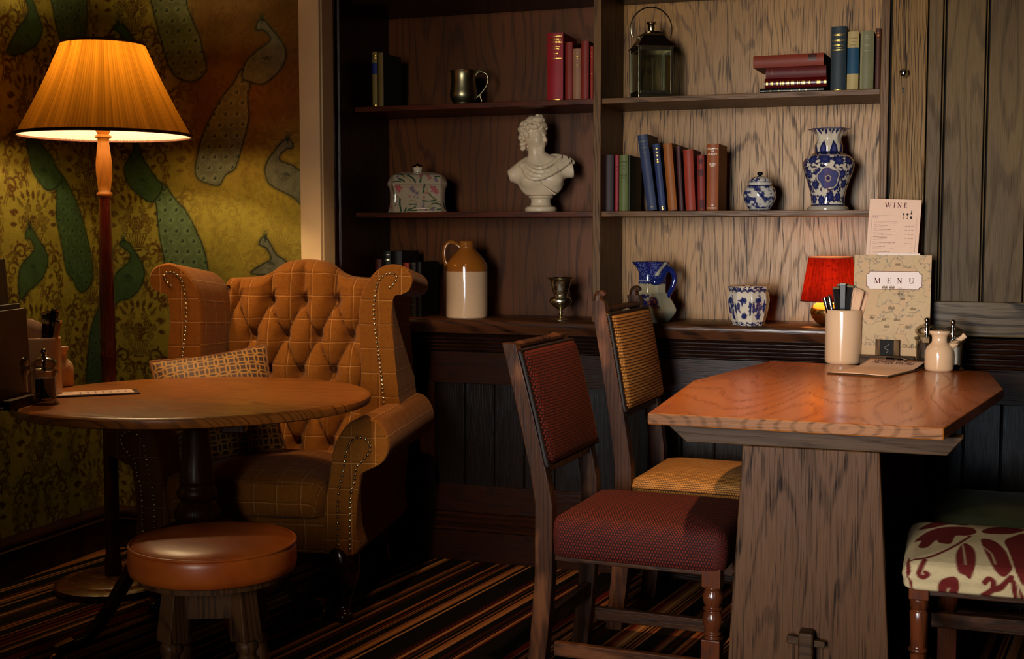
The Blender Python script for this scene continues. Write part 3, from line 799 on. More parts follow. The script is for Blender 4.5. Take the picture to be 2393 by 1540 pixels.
def sweep_y(mb, prof, y0, y1, fz=None, n=10, cap=True):
    """closed profile (x,z) swept along y; uv in metres round the profile and along y"""
    P = spline(prof, 6, True); m_ = len(P)
    L = [0]
    for i in range(1, m_): L.append(L[-1]+sqrt((P[i][0]-P[i-1][0])**2+(P[i][1]-P[i-1][1])**2))
    vs = []; uv = []; fs = []
    cx = sum(p[0] for p in P)/m_; cz = sum(p[1] for p in P)/m_
    steps = [(0,.012),(.003,.0045),(.010,0)]+[((y1-y0)*k/n,0) for k in range(1,n+1)]
    for dy, ins in steps:
        for p, l in zip(P, L):
            dx, dz = p[0]-cx, p[1]-cz; q = sqrt(dx*dx+dz*dz)+1e-9
            x_, z_ = p[0]-dx/q*ins*.6, p[1]-dz/q*ins*.6
            if fz: x_, z_ = fz(x_, z_, dy/(y1-y0))
            vs.append((x_, y0+dy, z_)); uv.append((l, y0+dy))
    for i in range(len(steps)-1):
        for j in range(m_):
            k = (j+1)%m_; fs.append((i*m_+j, i*m_+k, (i+1)*m_+k, (i+1)*m_+j))
    o = len(vs); 
    if cap:
        for r_ in (0, len(steps)-1):
            base = len(vs)
            for j in range(m_): q = vs[r_*m_+j]; vs.append(q); uv.append((q[0], q[2]))
            fs.append(tuple(range(base, base+m_)))
    mb.add(vs, fs, uv); return P
def mirror(pr): return [(-p[0],p[1]) for p in pr][::-1]
ARM = [(.103,.216),(.103,.30),(.109,.38),(.117,.436),(.126,.470),(.153,.486),(.192,.508),(.209,.547),(.203,.592),(.175,.631),(.131,.640),(.086,.625),(.053,.586),(.031,.536),(.02,.464),(.006,.38),(-.002,.30),(0,.216)]
WING = [(.137,.56),(.135,.664),(.128,.734),(.121,.826),(.116,.891),(.116,.960),(.124,1.000),(.148,1.006),(.176,1.021),(.184,1.054),(.166,1.086),(.125,1.100),(.083,1.093),(.046,1.063),(.014,1.012),(.002,.956),(0,.891),(.006,.757),(.012,.56)]
AX, WX = .252, .272
ARMP = [(.047,.222),(.047,.38),(.064,.475),(.072,.520),(.081,.553),(.097,.573),(.120,.580),(.139,.573),(.150,.553),(.145,.531),(.125,.509),(.106,.486),(.100,.447),(.087,.391),(.083,.222)]
WINGP = [(.107,1.023),(.123,1.037),(.130,1.054),(.125,1.065),(.111,1.068),(.093,1.065),(.074,1.049),(.065,1.030),(.058,.998),(.053,.947),(.056,.896),(.065,.826),(.074,.757),(.081,.687),(.086,.62)]
def nails(path, y, sx, gap=.0128, r=.0054):
    P = spline(path, 10); m = MB(); acc = 0; last = None
    for p in P:
        if last is None or (p[0]-last[0])**2+(p[1]-last[1])**2 >= gap*gap:
            last = p; a = MB(); a.lathe([(r,0),(r*.9,.0016),(r*.55,.003),(.0001,.0036)],8)
            a.xform(Matrix.Translation((sx*p[0], y, p[1])) @ Matrix.Rotation(radians(90),4,'X')); m.add(a.v, a.f, a.uv)
    return m
for sx in (1,-1):
    m = MB(); pr = [(sx*(p[0]+AX), p[1]) for p in ARM]
    sweep_y(m, pr if sx > 0 else pr[::-1], -.36, .27)
    a_ = m.build('arm', TWEED, CH, smooth=60)
    nails([(p[0]+AX, p[1]) for p in ARMP], -.3605, sx).build('nailhead_trim', NAIL, a_)
    m = MB(); pr = [(sx*(p[0]+WX), p[1]) for p in WING]
    def fz(x_, z_, q, sx=sx): return (x_*(1-.03*q), z_-.035*q*max(0,(z_-.7)/.4))
    sweep_y(m, pr if sx > 0 else pr[::-1], -.02, .27, fz)
    w_ = m.build('wing', TWEED, CH, smooth=60)
    nails([(p[0]+WX, p[1]) for p in WINGP], -.0205, sx).build('nailhead_trim', NAIL, w_)
# buttoned back
PX, PZ, ROW1 = .119, .123, .962
def ztop(x_): 
    q = min(abs(x_)/.27,1); return 1.052+.056*(1-1/(1+math.exp(-(q-.42)*14)))-.010*q
def puff(x_, z_):
    s_ = x_/PX+(ROW1-z_)/(2*PZ); t_ = x_/PX-(ROW1-z_)/(2*PZ)
    h = .046*abs(sin(pi*s_))**.36*abs(sin(pi*t_))**.15
    if z_ > ROW1-PZ*.0:
        col_ = .046*abs(sin(pi*x_/PX))**.34
        b = min((z_-ROW1)/.05,1); h = h*(1-b)+col_*b
    rr = round((ROW1-z_)/PZ); rr = max(0,rr); off = 0 if rr % 2 == 0 else .5
    kx = round(x_/PX-off)+off
    if abs(kx*PX) < .2: h -= .036*math.exp(-((x_-kx*PX)**2+(z_-ROW1+rr*PZ)**2)/(.019**2))
    return h
def yb(z_): return .150+.125*max(0,(z_-.42)/.66)
m = MB(); NX, NZ, NA = 150, 170, 12
def bk(a,b):
    x_ = (a-.5)*.56; zt = ztop(x_)
    k = b*(NZ+NA+4-1)
    if k <= NZ-1:
        z_ = .36+(zt-.035-.36)*k/(NZ-1); e = min(1,(.28-abs(x_))/.03); 
        return ((x_, yb(z_)-puff(x_,z_)*min(1,e+.25)-.002, z_),(x_, z_))
    if k <= NZ-1+NA:
        q = (k-NZ+1)/NA*pi; z0 = zt-.035; y0 = yb(z0); p0 = puff(x_,z0)*(1-q/pi)
        r = .030
        return ((x_, y0+r-(r+p0)*cos(q), z0+.035*sin(q)),(x_, z0+.05*q))
    q = (k-NZ+1-NA)/4; z0 = zt-.035
    return ((x_, yb(z0)+.06-.05*q, z0-(z0-.25)*q),(x_, z0+.2+q*.7))
m.grid(bk, NX, NZ+NA+4)
b_ = m.build('backrest', TWEED, CH, smooth=75)
r_ = 0; z_ = ROW1
for r_ in range(5):
    xs = [-PX,0,PX] if r_ % 2 == 0 else [-1.5*PX,-.5*PX,.5*PX,1.5*PX]
    for x_ in xs:
        a = MB(); a.lathe([(.011,0),(.011,.003),(.008,.006),(.0001,.0075)],14)
        zz_ = ROW1-PZ*r_
        a.xform(Matrix.Translation((x_, yb(zz_)+.029, zz_)) @ Matrix.Rotation(radians(90),4,'X')); a.build('button', TWEED, b_)
# seat rail and cushion
def pad(mb, x0, x1, y0, y1, prof, rad, crown, nseg=8, ncap=8, side=10):
    """upholstered pad: prof (inset,z) from bottom to top edge; domed top"""
    cx, cy = (x0+x1)/2, (y0+y1)/2; zt = prof[-1][1]
    def loop(ins):
        X0,X1,Y0,Y1 = x0+ins,x1-ins,y0+ins,y1-ins; r = max(rad-ins*.5,.004); P = []
        for (ax,ay,s0) in ((X1-r,Y0+r,-pi/2),(X1-r,Y1-r,0),(X0+r,Y1-r,pi/2),(X0+r,Y0+r,pi)):
            nxt = [(ax+r*cos(s0+pi/2*k/nseg), ay+r*sin(s0+pi/2*k/nseg), cos(s0+pi/2*k/nseg), sin(s0+pi/2*k/nseg)) for k in range(nseg+1)]
            if P:
                l = P[-1]; f = nxt[0]
                P += [(l[0]+(f[0]-l[0])*k/side, l[1]+(f[1]-l[1])*k/side, f[2], f[3]) for k in range(1,side)]
            P += nxt
        l, f = P[-1], P[0]; P += [(l[0]+(f[0]-l[0])*k/side, l[1]+(f[1]-l[1])*k/side, f[2], f[3]) for k in range(1,side)]
        return P
    vs = []; uv = []; fs = []; n = None; rows = []
    for ins, z in prof:
        P = loop(ins); n = len(P)
        for p in P: vs.append((p[0],p[1],z)); uv.append((p[0]+p[2]*(zt-z), p[1]+p[3]*(zt-z)))
    P = loop(prof[-1][0]); k0 = len(prof)
    for i in range(1, ncap+1):
        s = 1-i/ncap*.985
        for p in P: vs.append((cx+(p[0]-cx)*s, cy+(p[1]-cy)*s, zt+crown*(1-s**2.6))); uv.append((cx+(p[0]-cx)*s, cy+(p[1]-cy)*s))
    R = len(prof)+ncap
    for i in range(R-1):
        for j in range(n): fs.append((i*n+j, i*n+(j+1)%n, (i+1)*n+(j+1)%n, (i+1)*n+j))
    fs.append(tuple((R-1)*n+j for j in range(n))); fs.append(tuple(range(n-1,-1,-1)))
    mb.add(vs, fs, uv); return loop
m = MB(); pad(m, -.335,.335,-.352,.26,[(0,.216),(0,.225),(0,.33)],.02,0,4,3); m.build('seat_rail', TWEED, CH, smooth=50)
m = MB(); lp_ = pad(m, -.262,.262,-.385,.16,[(.025,.322),(.008,.330),(0,.345),(-.006,.385),(0,.425),(.008,.438),(.02,.445)],.055,.030); cu_ = m.build('seat_cushion', TWEED, CH, smooth=60)
for ins, z in ((.004,.337),(.004,.436)):
    P = lp_(ins); MB().tube([(p[0],p[1],z) for p in P]+[(P[0][0],P[0][1],z)], .0045, 6, cap=False).build('piping', TWEED, cu_, smooth=60)
for sx in (1,-1):
    path = [(.285,-.300,.228),(.300,-.318,.190),(.312,-.334,.150),(.310,-.330,.105),(.303,-.318,.06),(.303,-.322,.028),(.306,-.330,.012),(.306,-.330,.001)]
    P = spline(path,5); R_ = [p[0] for p in spline([(.058,),(.056,),(.046,),(.031,),(.022,),(.023,),(.031,),(.026,)],5)]
    MB().tube([(sx*p[0],p[1],p[2]) for p in P], R_, 16).build('front_leg', DARKLEG, CH, smooth=60)
    path = [(.275,.225,.225),(.275,.235,.15),(.278,.26,.07),(.283,.29,.002)]
    MB().tube([(sx*p[0],p[1],p[2]) for p in spline(path,5)], [p[0] for p in spline([(.034,),(.027,),(.021,),(.024,)],5)], 14).build('rear_leg', DARKLEG, CH, smooth=60)

# ---- scatter cushion
t = NT('interlaced_ring_cloth'); u, v, _ = t.sep(t.coord('UV'))
p_ = .034; fx = abs(t.fract(u/p_)-.5); fy = abs(t.fract(v/p_)-.5)
def ringd(ax, ay):
    dx = fx+ax; dy = fy+ay; return abs(t.sq(dx*dx+dy*dy)-.7071)
dmin = t.mn(t.mn(ringd(-.5,-.5), ringd(.5,-.5)), t.mn(ringd(-.5,.5), ringd(.5,.5)))
ln = t.sstep(dmin*-1.0, -.095, -.055)
inner = t.sstep(t.mx(fx,fy), .36, .37)
gr = t.noise(t.vec(u*600,v*200,0),1.0,2,dim='2D')
c = t.mix(inner, '#46370f', '#3a120a'); c = t.mix(ln, c, '#b07a2c'); c = t.mix(t.sstep(gr,.35,.7)*.3, c, '#2a160a')
RING = t.bsdf(c, .6, 0, t.bump(ln,.4,.001), Sheen_Weight=.2)
fr = Vector((-sin(YAW),cos(YAW),0)); rt = Vector((cos(YAW),sin(YAW),0)); up = Vector((0,0,1))
U_ = (rt*.374+up*.048+fr*.11); V_ = -(rt*.143-up*.368-fr*.19)
U_.normalize(); V_ = (V_-U_*V_.dot(U_)).normalized(); N_ = U_.cross(V_)
CP = at(508,946,y=3.70)
Mx = Matrix(((U_.x,V_.x,N_.x,CP.x),(U_.y,V_.y,N_.y,CP.y),(U_.z,V_.z,N_.z,CP.z),(0,0,0,1)))
sc_ = thing('scatter_cushion','square cushion patterned with interlaced gold rings leaning in the tweed armchair','cushion',CP)
m = MB(); hs = .193
def cf(side):
    def f(a,b):
        x_ = 2*a-1; y_ = 2*b-1
        h = .062*max(0,(1-abs(x_)**2.6))**.55*max(0,(1-abs(y_)**2.6))**.55
        pin = 1-.055*(1-x_*x_ if abs(y_) > abs(x_) else 1-y_*y_)*max(abs(x_),abs(y_))**3
        return ((x_*hs*pin, y_*hs*pin, side*h),(x_*hs, y_*hs))
    return f
m.grid(cf(1),44,44); m.grid(cf(-1),44,44)
m.xform(Mx); m.v = [tuple(Vector(q)-CP) for q in m.v]
m.build('cover', RING, sc_, smooth=75)
path = []
for k in range(161):
    q = k/160*4; s_ = int(q)%4; f = q-int(q); e = 2*f-1; pin = 1-.055*(1-e*e)
    x_, y_ = [(e,-pin),(pin,e),(-e,pin),(-pin,-e)][s_]; path.append(Mx @ Vector((x_*hs,y_*hs,0))-CP)
MB().tube(path, [.0045+.0012*(i%2) for i in range(len(path))], 6, cap=False).build('braid_edge', plain('cushion_braid','#7a4a20',.7), sc_, smooth=50)

# ================================================================== round table
TZ = .73
RTB = oak('round_table_top', 'x', '#9a5a24', '#44200a', .28, ring=16, stretch=.03, cell=7, line=.5, pore=.6, big=.2, spec=.3, bump=.05)
RTD = oak('round_table_base', 'z', '#3c1a0b', '#120603', .32, ring=8, stretch=.08, cell=12, line=.4, pore=.3, spec=.2)
TC = (-2.083,3.215)
rt_ = thing('pedestal_table','round wooden pedestal table with reeded legs on brass castors in front of armchair','table',(TC[0],TC[1],0))
m = MB(); m.lathe([(.44,TZ-.030),(.488,TZ-.030),(.497,TZ-.026),(.500,TZ-.016),(.499,TZ-.006),(.492,TZ-.0005),(.48,TZ)],96)
m.v = [(p[0]*1.02,p[1]*.97,p[2]) for p in m.v]; m.xform(Matrix.Rotation(radians(37),4,'Z')); tt = m.build('table_top', RTB, rt_, smooth=40)
m = MB().lathe([(.06,.27),(.085,.285),(.09,.31),(.06,.335),(.052,.35),(.075,.365),(.080,.385),(.065,.41),(.052,.42),(.066,.43),(.070,.445),(.060,.458),(.056,.47),(.062,.478),(.057,.490),(.050,.56),(.044,.62),(.043,.66),(.055,.68),(.055,TZ-.031)],40)
m.v = [(p[0]*.86,p[1]*.86,p[2]) for p in m.v]; m.build('pedestal', RTD, rt_, smooth=50)
m = MB()
for a in (20,110): m.beam((-.26*cos(radians(a)),-.26*sin(radians(a)),TZ-.047),(.26*cos(radians(a)),.26*sin(radians(a)),TZ-.047),.05,.032)
m.build('bearer', RTD, rt_, bevel=.004)
q = at(548,986,z=TZ-.045)
m = MB(); m.beam((q.x-TC[0]-.03,q.y-TC[1]-.012,TZ-.052),(q.x-TC[0]+.03,q.y-TC[1]+.012,TZ-.052),.06,.042); m.build('catch_block', RTD, rt_, bevel=.006)
for a in (53,143,233,323):
    A = radians(a); d = Vector((cos(A),sin(A),0)); sd = Vector((-sin(A),cos(A),0))
    P = spline([(.05,.345),(.12,.320),(.20,.235),(.27,.13),(.33,.065),(.385,.052)],6)
    W = .052; m = MB(); prof = []
    for k in range(13):
        f = k/12*2-1; prof.append((f*W/2, .018-.004*abs(sin(f*pi*2.5))))
    prof += [(W/2,-.016),(-W/2,-.016)]; vs = []; fs = []
    for i, (r0,z0) in enumerate(P):
        q = P[min(i+1,len(P)-1)]; q0 = P[max(i-1,0)]; tx, tz = q[0]-q0[0], q[1]-q0[1]; L = sqrt(tx*tx+tz*tz); nx, nz = -tz/L, tx/L
        s_ = 1-.32*i/len(P)
        for (w_, h_) in prof: vs.append(d*(r0+nx*h_*s_)+sd*w_*s_+Vector((0,0,z0+nz*h_*s_)))
    n_ = len(prof)
    for i in range(len(P)-1):
        for j in range(n_): fs.append((i*n_+j,i*n_+(j+1)%n_,(i+1)*n_+(j+1)%n_,(i+1)*n_+j))
    fs.append(tuple(range(n_))); fs.append(tuple((len(P)-1)*n_+j for j in range(n_)))
    m.add(vs, fs); lg_ = m.build('leg', BROWNWOOD if a == 323 else RTD, rt_, smooth=30)
    m = MB(); m.beam(d*.365+Vector((0,0,.056)), d*.415+Vector((0,0,.046)), .034,.034,w2=.026,t2=.026)
    a_ = MB(); a_.lathe([(.006,-.010),(.016,-.010),(.018,-.006),(.018,.006),(.016,.010),(.006,.010)],16)
    a_.xform(Matrix.Translation(d*.415+Vector((0,0,.0185))) @ Matrix.Rotation(A,4,'Z') @ Matrix.Rotation(radians(90),4,'X')); m.add(a_.v,a_.f,a_.uv)
    m.build('castor', BRASS, lg_, bevel=.002)

# ================================================================== leather stool
LEATHER = None
t = NT('tan_leather'); co = t.coord(); n1 = t.noise(co,5,3); n2 = t.noise(co,420,2); n3 = t.noise(co,22,3)
c = t.ramp(n1,[(.3,'#86340e'),(.5,'#a84e17'),(.75,'#b8611f')]); c = t.mix(t.sstep(n3,.5,.8)*.3,c,'#7a2c0e')
LEATHER = t.bsdf(c,.34,0,t.bump(n2,.12,.0008))
STW = oak('stool_oak', 'z', '#5e3f26', '#22120a', .42, ring=8, stretch=.14, cell=9, line=.7, pore=.4, wear='#43291a', spec=.2)
SL = Vector((-1.664,2.632,0))
st = thing('stool','low round stool with tan leather seat and turned oak legs','stool',SL,radians(24))
ZS = .475
m = MB().lathe([(.150,ZS-.080),(.186,ZS-.080),(.195,ZS-.075),(.198,ZS-.06),(.1975,ZS-.028),(.195,ZS-.013),(.190,ZS-.010),(.18,ZS-.004),(.15,ZS+.002),(.10,ZS+.006),(.05,ZS+.008),(.0001,ZS+.0085)],72,cap=False)
se = m.build('seat', LEATHER, st, smooth=60)
MB().tube([(.1945*cos(2*pi*i/96),.1945*sin(2*pi*i/96),ZS-.0115) for i in range(97)],.0042,8,cap=False).build('piping', LEATHER, se, smooth=60)
MB().lathe([(.15,ZS-.095),(.176,ZS-.095),(.176,ZS-.0795),(.15,ZS-.0795)],48).build('seat_board', STW, st, smooth=40)
def rotm(a): return Matrix.Rotation(a,4,'Z')
for k in range(4):
    A = k*pi/2+pi/4; d = Vector((cos(A),sin(A),0))
    top = d*.105+Vector((0,0,ZS-.104)); bot = d*.152; ax_ = (bot-top); L = ax_.length
    m = MB(); q = top+ax_*(.125/L)
    m.beam(top, q, .050,.050,up=(-d.x,-d.y,0),w2=.054,t2=.054)
    m.v = m.v
    pr = [(.020,.0),(.026,.008),(.027,.02),(.021,.030),(.019,.036),(.026,.044),(.027,.052),(.020,.060),(.024,.07),(.026,.10),(.024,.14),(.019,.175),(.023,.185),(.025,.195),(.020,.205),(.024,.215),(.024,.25)]
    a_ = MB(); Ln = L-.125; a_.lathe([(r,-z_*Ln/.25) for r, z_ in pr],20)
    zx = -ax_.normalized(); M3 = zx.to_track_quat('Z','Y').to_matrix().to_4x4(); M3.translation = q
    a_.xform(M3); m.add(a_.v,a_.f,a_.uv); m.build('leg', STW, st, smooth=40, bevel=.003)
for k in range(4):
    A = k*pi/2; d = Vector((cos(A),sin(A),0)); s_ = Vector((-sin(A),cos(A),0))
    c_ = d*.078+Vector((0,0,ZS-.14)); MB().beam(c_-s_*.062, c_+s_*.062, .020,.070,up=(0,0,1)).build('apron', STW, st, bevel=.002)

# ================================================================== things on the round table
CERAM = plain('cream_stoneware', '#d8b08a', .18, var=.03, scale=6, Coat_Weight=.3)
CHROME = metal('polished_steel', '#c9c4bc', .08, .03)
ACRYL = thin_glass('clear_acrylic', (.93,.90,.84), .10)
PEPPER = plain('peppercorns', '#140a05', .7, var=.6, scale=260, bump=.6)
SALT = plain('salt_crystals', '#d8cfc4', .7, var=.1, scale=300)
PAPERM = plain('menu_paper', '#d9b196', .7, var=.03, scale=40)
INK = plain('dark_ink', '#2b1d1b', .8); INKL = plain('grey_ink', '#8a7068', .8); INKR = plain('maroon_ink', '#5a1420', .8)
BOARD = oak('dark_board', 'x', '#4b3118', '#1d1007', .45, ring=8, stretch=.08, cell=10, line=.5, pore=.4, spec=.12)
def mill(loc, label, fill, group):
    r = thing('pepper_mill' if fill is PEPPER else 'salt_mill', label, 'mill', loc, 0, group); r.scale = (.9,.9,.87)
    MB().lathe([(.040,0),(.041,.004),(.036,.010),(.034,.014),(.033,.020),(.033,.088),(.036,.094),(.040,.100),(.040,.106),(.031,.110)],32).build('body', ACRYL, r, smooth=40)
    MB().lathe([(.028,.022),(.028,.084)],24).build('filling', fill, r, smooth=40)
    MB().lathe([(.024,.1105),(.030,.112),(.0375,.122),(.0385,.132),(.032,.142),(.020,.149),(.008,.153)],32).build('cap', ACRYL, r, smooth=60)
    MB().lathe([(.005,.106),(.005,.150),(.010,.153),(.010,.155),(.004,.158),(.008,.162),(.0095,.168),(.008,.174),(.0001,.178)],20).build('knob', CHROME, r, smooth=50)
    return r
def pot(loc, label):
    r = thing('cutlery_pot', label, 'pot', loc)
    MB().lathe([(.052,0),(.0555,.004),(.0565,.012),(.057,.165),(.0565,.170),(.0545,.1715),(.0525,.170),(.052,.165),(.051,.012),(.0001,.010)],48,cap=False).build('body', CERAM, r, smooth=50)
    return r
def vinegar(loc, label, rz=0, spout=True):
    r = thing('vinegar_bottle', label, 'bottle', loc, rz)
    b = MB().lathe([(.036,0),(.041,.003),(.0425,.01),(.0425,.045),(.041,.060),(.036,.073),(.027,.082),(.0225,.088),(.022,.100),(.024,.108),(.0295,.112),(.0305,.116),(.0295,.121),(.026,.122),(.020,.118),(.018,.10),(.0001,.095)],40,cap=False).build('body', CERAM, r, smooth=60)
    if spout:
        MB().tube([(.030,0,.072),(.045,0,.083),(.062,0,.098),(.074,0,.108)],[.013,.0105,.0085,.0095],14).build('spout', CERAM, r, smooth=60)
    return r
def lcut(px, py): return at(px, py, z=TZ)
pot_l = lcut(98,925); pot(pot_l, 'tall cream stoneware pot of cutlery on the round table')
vb = lcut(140,902); vinegar(vb, 'cream stoneware vinegar bottle beside the pot on the round table', 2.2)
mill(lcut(106,945), 'clear acrylic pepper mill full of peppercorns, front one on round table', PEPPER, 'mills on the round table')
mill(lcut(88,938)+Vector((-.035,-.040,0)), 'second clear mill half hidden behind pepper mill on round table', SALT, 'mills on the round table')
# cutlery and napkin standing in the pot
BLACKH = plain('black_handle', '#0f0b09', .22, var=.3); WOODH = plain('pale_handle', '#a06a3a', .4)
def stick(name, label, cat, base, dx, dy, dz, w, tck, mat, group, cap_mat=None, rot=0.0, round_=False):
    """a knife or fork standing handle-up in a pot"""
    top = Vector(base)+Vector((dx,dy,dz)); b0 = Vector(base)+Vector((dx*.15,dy*.15,.02)); d = (top-b0).normalized()
    r = thing(name, label, cat, b0, 0, group); L = (top-b0).length
    up_ = Vector((sin(rot),-cos(rot),0)); m = MB()
    q0 = d*(L*.42); q1 = d*(L-.006)
    if round_: m.tube([q0, q0+(q1-q0)*.5, q1-d*.004, q1],[w*.36,w*.46,w*.5,w*.42],14)
    else: m.beam(q0, q1, w*.8, tck*.85, up_, w, tck)
    m.build('handle', mat, r, bevel=.0012, smooth=40)
    a = MB(); a.beam(Vector((0,0,0)), q0+d*.01, w*.5, .002, up_); a.build('blade', CHROME, r)
    a = MB()
    if round_: a.tube([q1-d*.003, q1+d*.003],[w*.51,w*.44],14)
    else: a.beam(q1-d*.004, q1+d*.003, w*1.03, tck*1.05, up_)
    a.build('end_cap', cap_mat or CHROME, r, bevel=.001)
    return r
CL = 'cutlery in the pot on the round table'
stick('knife','black handled knife farthest left in the round table cutlery pot','knife',pot_l,.005,.02,.245,.016,.011,BLACKH,CL)
stick('knife','black handled knife behind the napkin in the round table pot','knife',pot_l,.026,.012,.250,.015,.011,BLACKH,CL)
stick('knife','tallest steel tipped knife standing in the round table pot','knife',pot_l,.040,.02,.256,.020,.012,BLACKH,CL)
stick('knife','short steel knife in front of the tall one, round table pot','knife',pot_l,.036,-.02,.222,.017,.011,BLACKH,CL)
stick('knife','pale handled knife leaning right out of the round table pot','knife',pot_l,.068,.0,.225,.014,.010,WOODH,CL)
NAPK = plain('cream_napkin', '#d8a983', .85, var=.04, scale=30)
def napkin(base, label, dx, dy, dz, w, rot, group=None):
    r = thing('napkin', label, 'napkin', base, 0, group); m = MB()
    for k in range(4):
        o = (k-1.5)*.0035
        def f(a,b,o=o,k=k):
            ww = w*(.55+.45*b); x_ = (a-.5)*ww; lean = b
            yy = o+.010*sin(a*5+k*1.3)*(1-b*.4)
            return ((dx*lean+x_*cos(rot)-yy*sin(rot), dy*lean+x_*sin(rot)+yy*cos(rot), .02+(dz-.02)*b-.010*abs(a-.4+.1*k)*b*2),(a,b))
        m.grid(f, 9, 9)
    o_ = m.build('folds', NAPK, r, smooth=70); s_ = o_.modifiers.new('thick','SOLIDIFY'); s_.thickness = .0016
    return r
napkin(pot_l, 'folded cream napkin standing in the round table cutlery pot', -.015,-.012,.225,.062,radians(15))

# clipboard with a slip
c0, c1, c2 = lcut(133,930), lcut(328,921), lcut(306,902)
e = (c1-c0); ex = e.normalized(); ey = Vector((-ex.y,ex.x,0))
cb = thing('clipboard','small dark clipboard with a paper slip lying on the round table','clipboard',(c0+c1)/2+ey*.042,atan2(ex.y,ex.x))
L = e.length
MB().box(-L/2,L/2,-.045,.050,0,.005).build('board', BOARD, cb, bevel=.001)
MB().box(-L/2-.0,L/2-.016,-.038,.046,.0052,.0060).build('paper_sheet', PAPERM, cb)
m = MB()
for k in range(7):
    for j in range(3):
        x_ = -.05+k*.021; m.add([(x_,-.018+.014*j,.0064),(x_+.004,-.018+.014*j,.0064),(x_+.004,-.008+.014*j+.004*((k*j)%3),.0064),(x_,-.008+.014*j,.0064)],[(0,1,2,3)])
m.build('printing', INKL, cb)
# menus standing edge-on in a wooden holder at the far left
hb = lcut(28,948)
mh = thing('menu_holder','wooden block menu holder at the left end of round table','menu holder',hb,radians(-76))
MB().box(-.10,.10,-.042,-.019,0,.026).box(-.10,.10,.022,.045,0,.026).box(-.10,.10,-.019,.022,0,.006).build('block', BOARD, mh, bevel=.002)
MENUB = plain('dark_menu_cover', '#1a0d08', .5)
mtop = at(22,505,x=hb.x-.02); wz = min(mtop.z-TZ,.40)
for k, (lab, th, hgt, lean, mt, w_) in enumerate((('tall wine card rising behind menus at the left table edge',.003,wz,-.024,oak('card_back','z','#3a1c0c','#180a04',.5),.10),
      ('dark covered menu, thickest in the holder at left table edge',.012,.275,-.020,MENUB,.19),('brown edged menu nearest the cutlery pot in left holder',.007,.262,-.012,plain('menu_cover_brown','#3c1d12',.5),.19))):
    r = thing('menu', lab, 'menu', hb, radians(-76), 'menus on the round table')
    y0 = (-.0095,-.0005,.0105)[k]
    m = MB(); vs = []
    for (x_, z_) in ((-w_/2,.008),(w_/2,.008),(w_/2,hgt),(-w_/2,hgt)):
        q = z_/hgt
        vs += [(x_, y0+lean*q-th/2, z_),(x_, y0+lean*q+th/2, z_)]
    m.add(vs,[(0,2,4,6),(1,7,5,3),(0,1,3,2),(2,3,5,4),(4,5,7,6),(6,7,1,0)])
    m.build('cover', mt, r, bevel=.0012)
# ================================================================== refectory table
TZ2 = .785
TTOP = oak('varnished_table_top', 'y', '#a85a18', '#542206', .2, ring=11, stretch=.14, cell=4, line=.34, pore=.3, big=.5, spec=.28, bump=0)
TEND = oak('table_end_grain', 'x', '#8f5c38', '#38210f', .45, ring=10, stretch=.3, cell=9, line=.5, pore=.4, big=.5, spec=.1)
TLEG = oak('table_leg_oak', 'z', '#543722', '#180d07', .48, ring=13, stretch=.11, cell=2.9, line=.42, pore=.5, lo=.72, streak=.5, big=.2, seed=8.2, spec=.1)
TBEAR = oak('table_bearer_oak', 'x', '#46301e', '#1a0f08', .48, ring=10, stretch=.05, cell=8, line=.4, pore=.4, spec=.1)
dt = thing('dining_table','solid oak table with boat-shaped glossy orange top and wide splayed plank legs','table',(0,0,0))
TP = [at(*q,z=TZ2) for q in ((1513,965),(2206,1001),(2346,909),(2311,868),(1800,843),(1620,889))]
pl = [(p.x,p.y) for p in TP]
cxy = (sum(p[0] for p in pl)/6, sum(p[1] for p in pl)/6)
m = MB(); m.prism(pl, TZ2-.027, TZ2); tp = m.build('table_top', TTOP, dt, bevel=.004, seg=3)
tp.data.materials.append(TEND)
for p in tp.data.polygons:
    if abs(p.normal.y) > .8 and abs(p.normal.z) < .3: p.material_index = 1
def rel(a,b,c): return Vector((a,b,c))
for k, y0 in enumerate((2.955, 3.98)):
    xl, xr = (-.635,.03) if k == 0 else (-.60,.06)
    MB().prism([(xl,TZ2-.031),(xl+.05,TZ2-.074),(xr-.035,TZ2-.074),(xr,TZ2-.031)][::-1], y0, y0+.055, 'y').build('bearer', TBEAR, dt, bevel=.003)
    c_ = (-.304 if k == 0 else -.24)
    MB().prism([(c_-.150,TZ2-.075),(c_-.185,.075),(c_+.195,.075),(c_+.156,TZ2-.075)], y0+.004, y0+.048, 'y').build('leg', TLEG, dt, bevel=.004)
    MB().prism([(c_-.21,0),(c_-.21,.05),(c_-.19,.074),(c_+.19,.074),(c_+.203,.05),(c_+.203,0)][::-1], y0-.02, y0+.07, 'y').build('foot', TLEG, dt, bevel=.006)
ty = 2.959
q = at(1884,1492,y=ty-.03)
MB().box(q.x-.017,q.x+.017,ty-.045,4.03,.11,q.z+.016).build('stretcher', TBEAR, dt, bevel=.006)
MB().beam((q.x-.044,ty-.024,q.z-.006),(q.x+.042,ty-.024,q.z-.012),.016,.020,w2=.014,t2=.015).build('peg', TBEAR, dt, bevel=.003)
for px_, py_ in ((1757,1001),(1984,1013)):
    m = MB()
    w_ = at(px_,py_,y=2.953); a = MB(); a.lathe([(.0042,0),(.0035,.002),(.0001,.003)],10); a.xform(Matrix.Translation((w_.x,2.9552,w_.z)) @ Matrix.Rotation(radians(90),4,'X')); m.add(a.v,a.f,a.uv); m.build('screw', CHROME, dt)

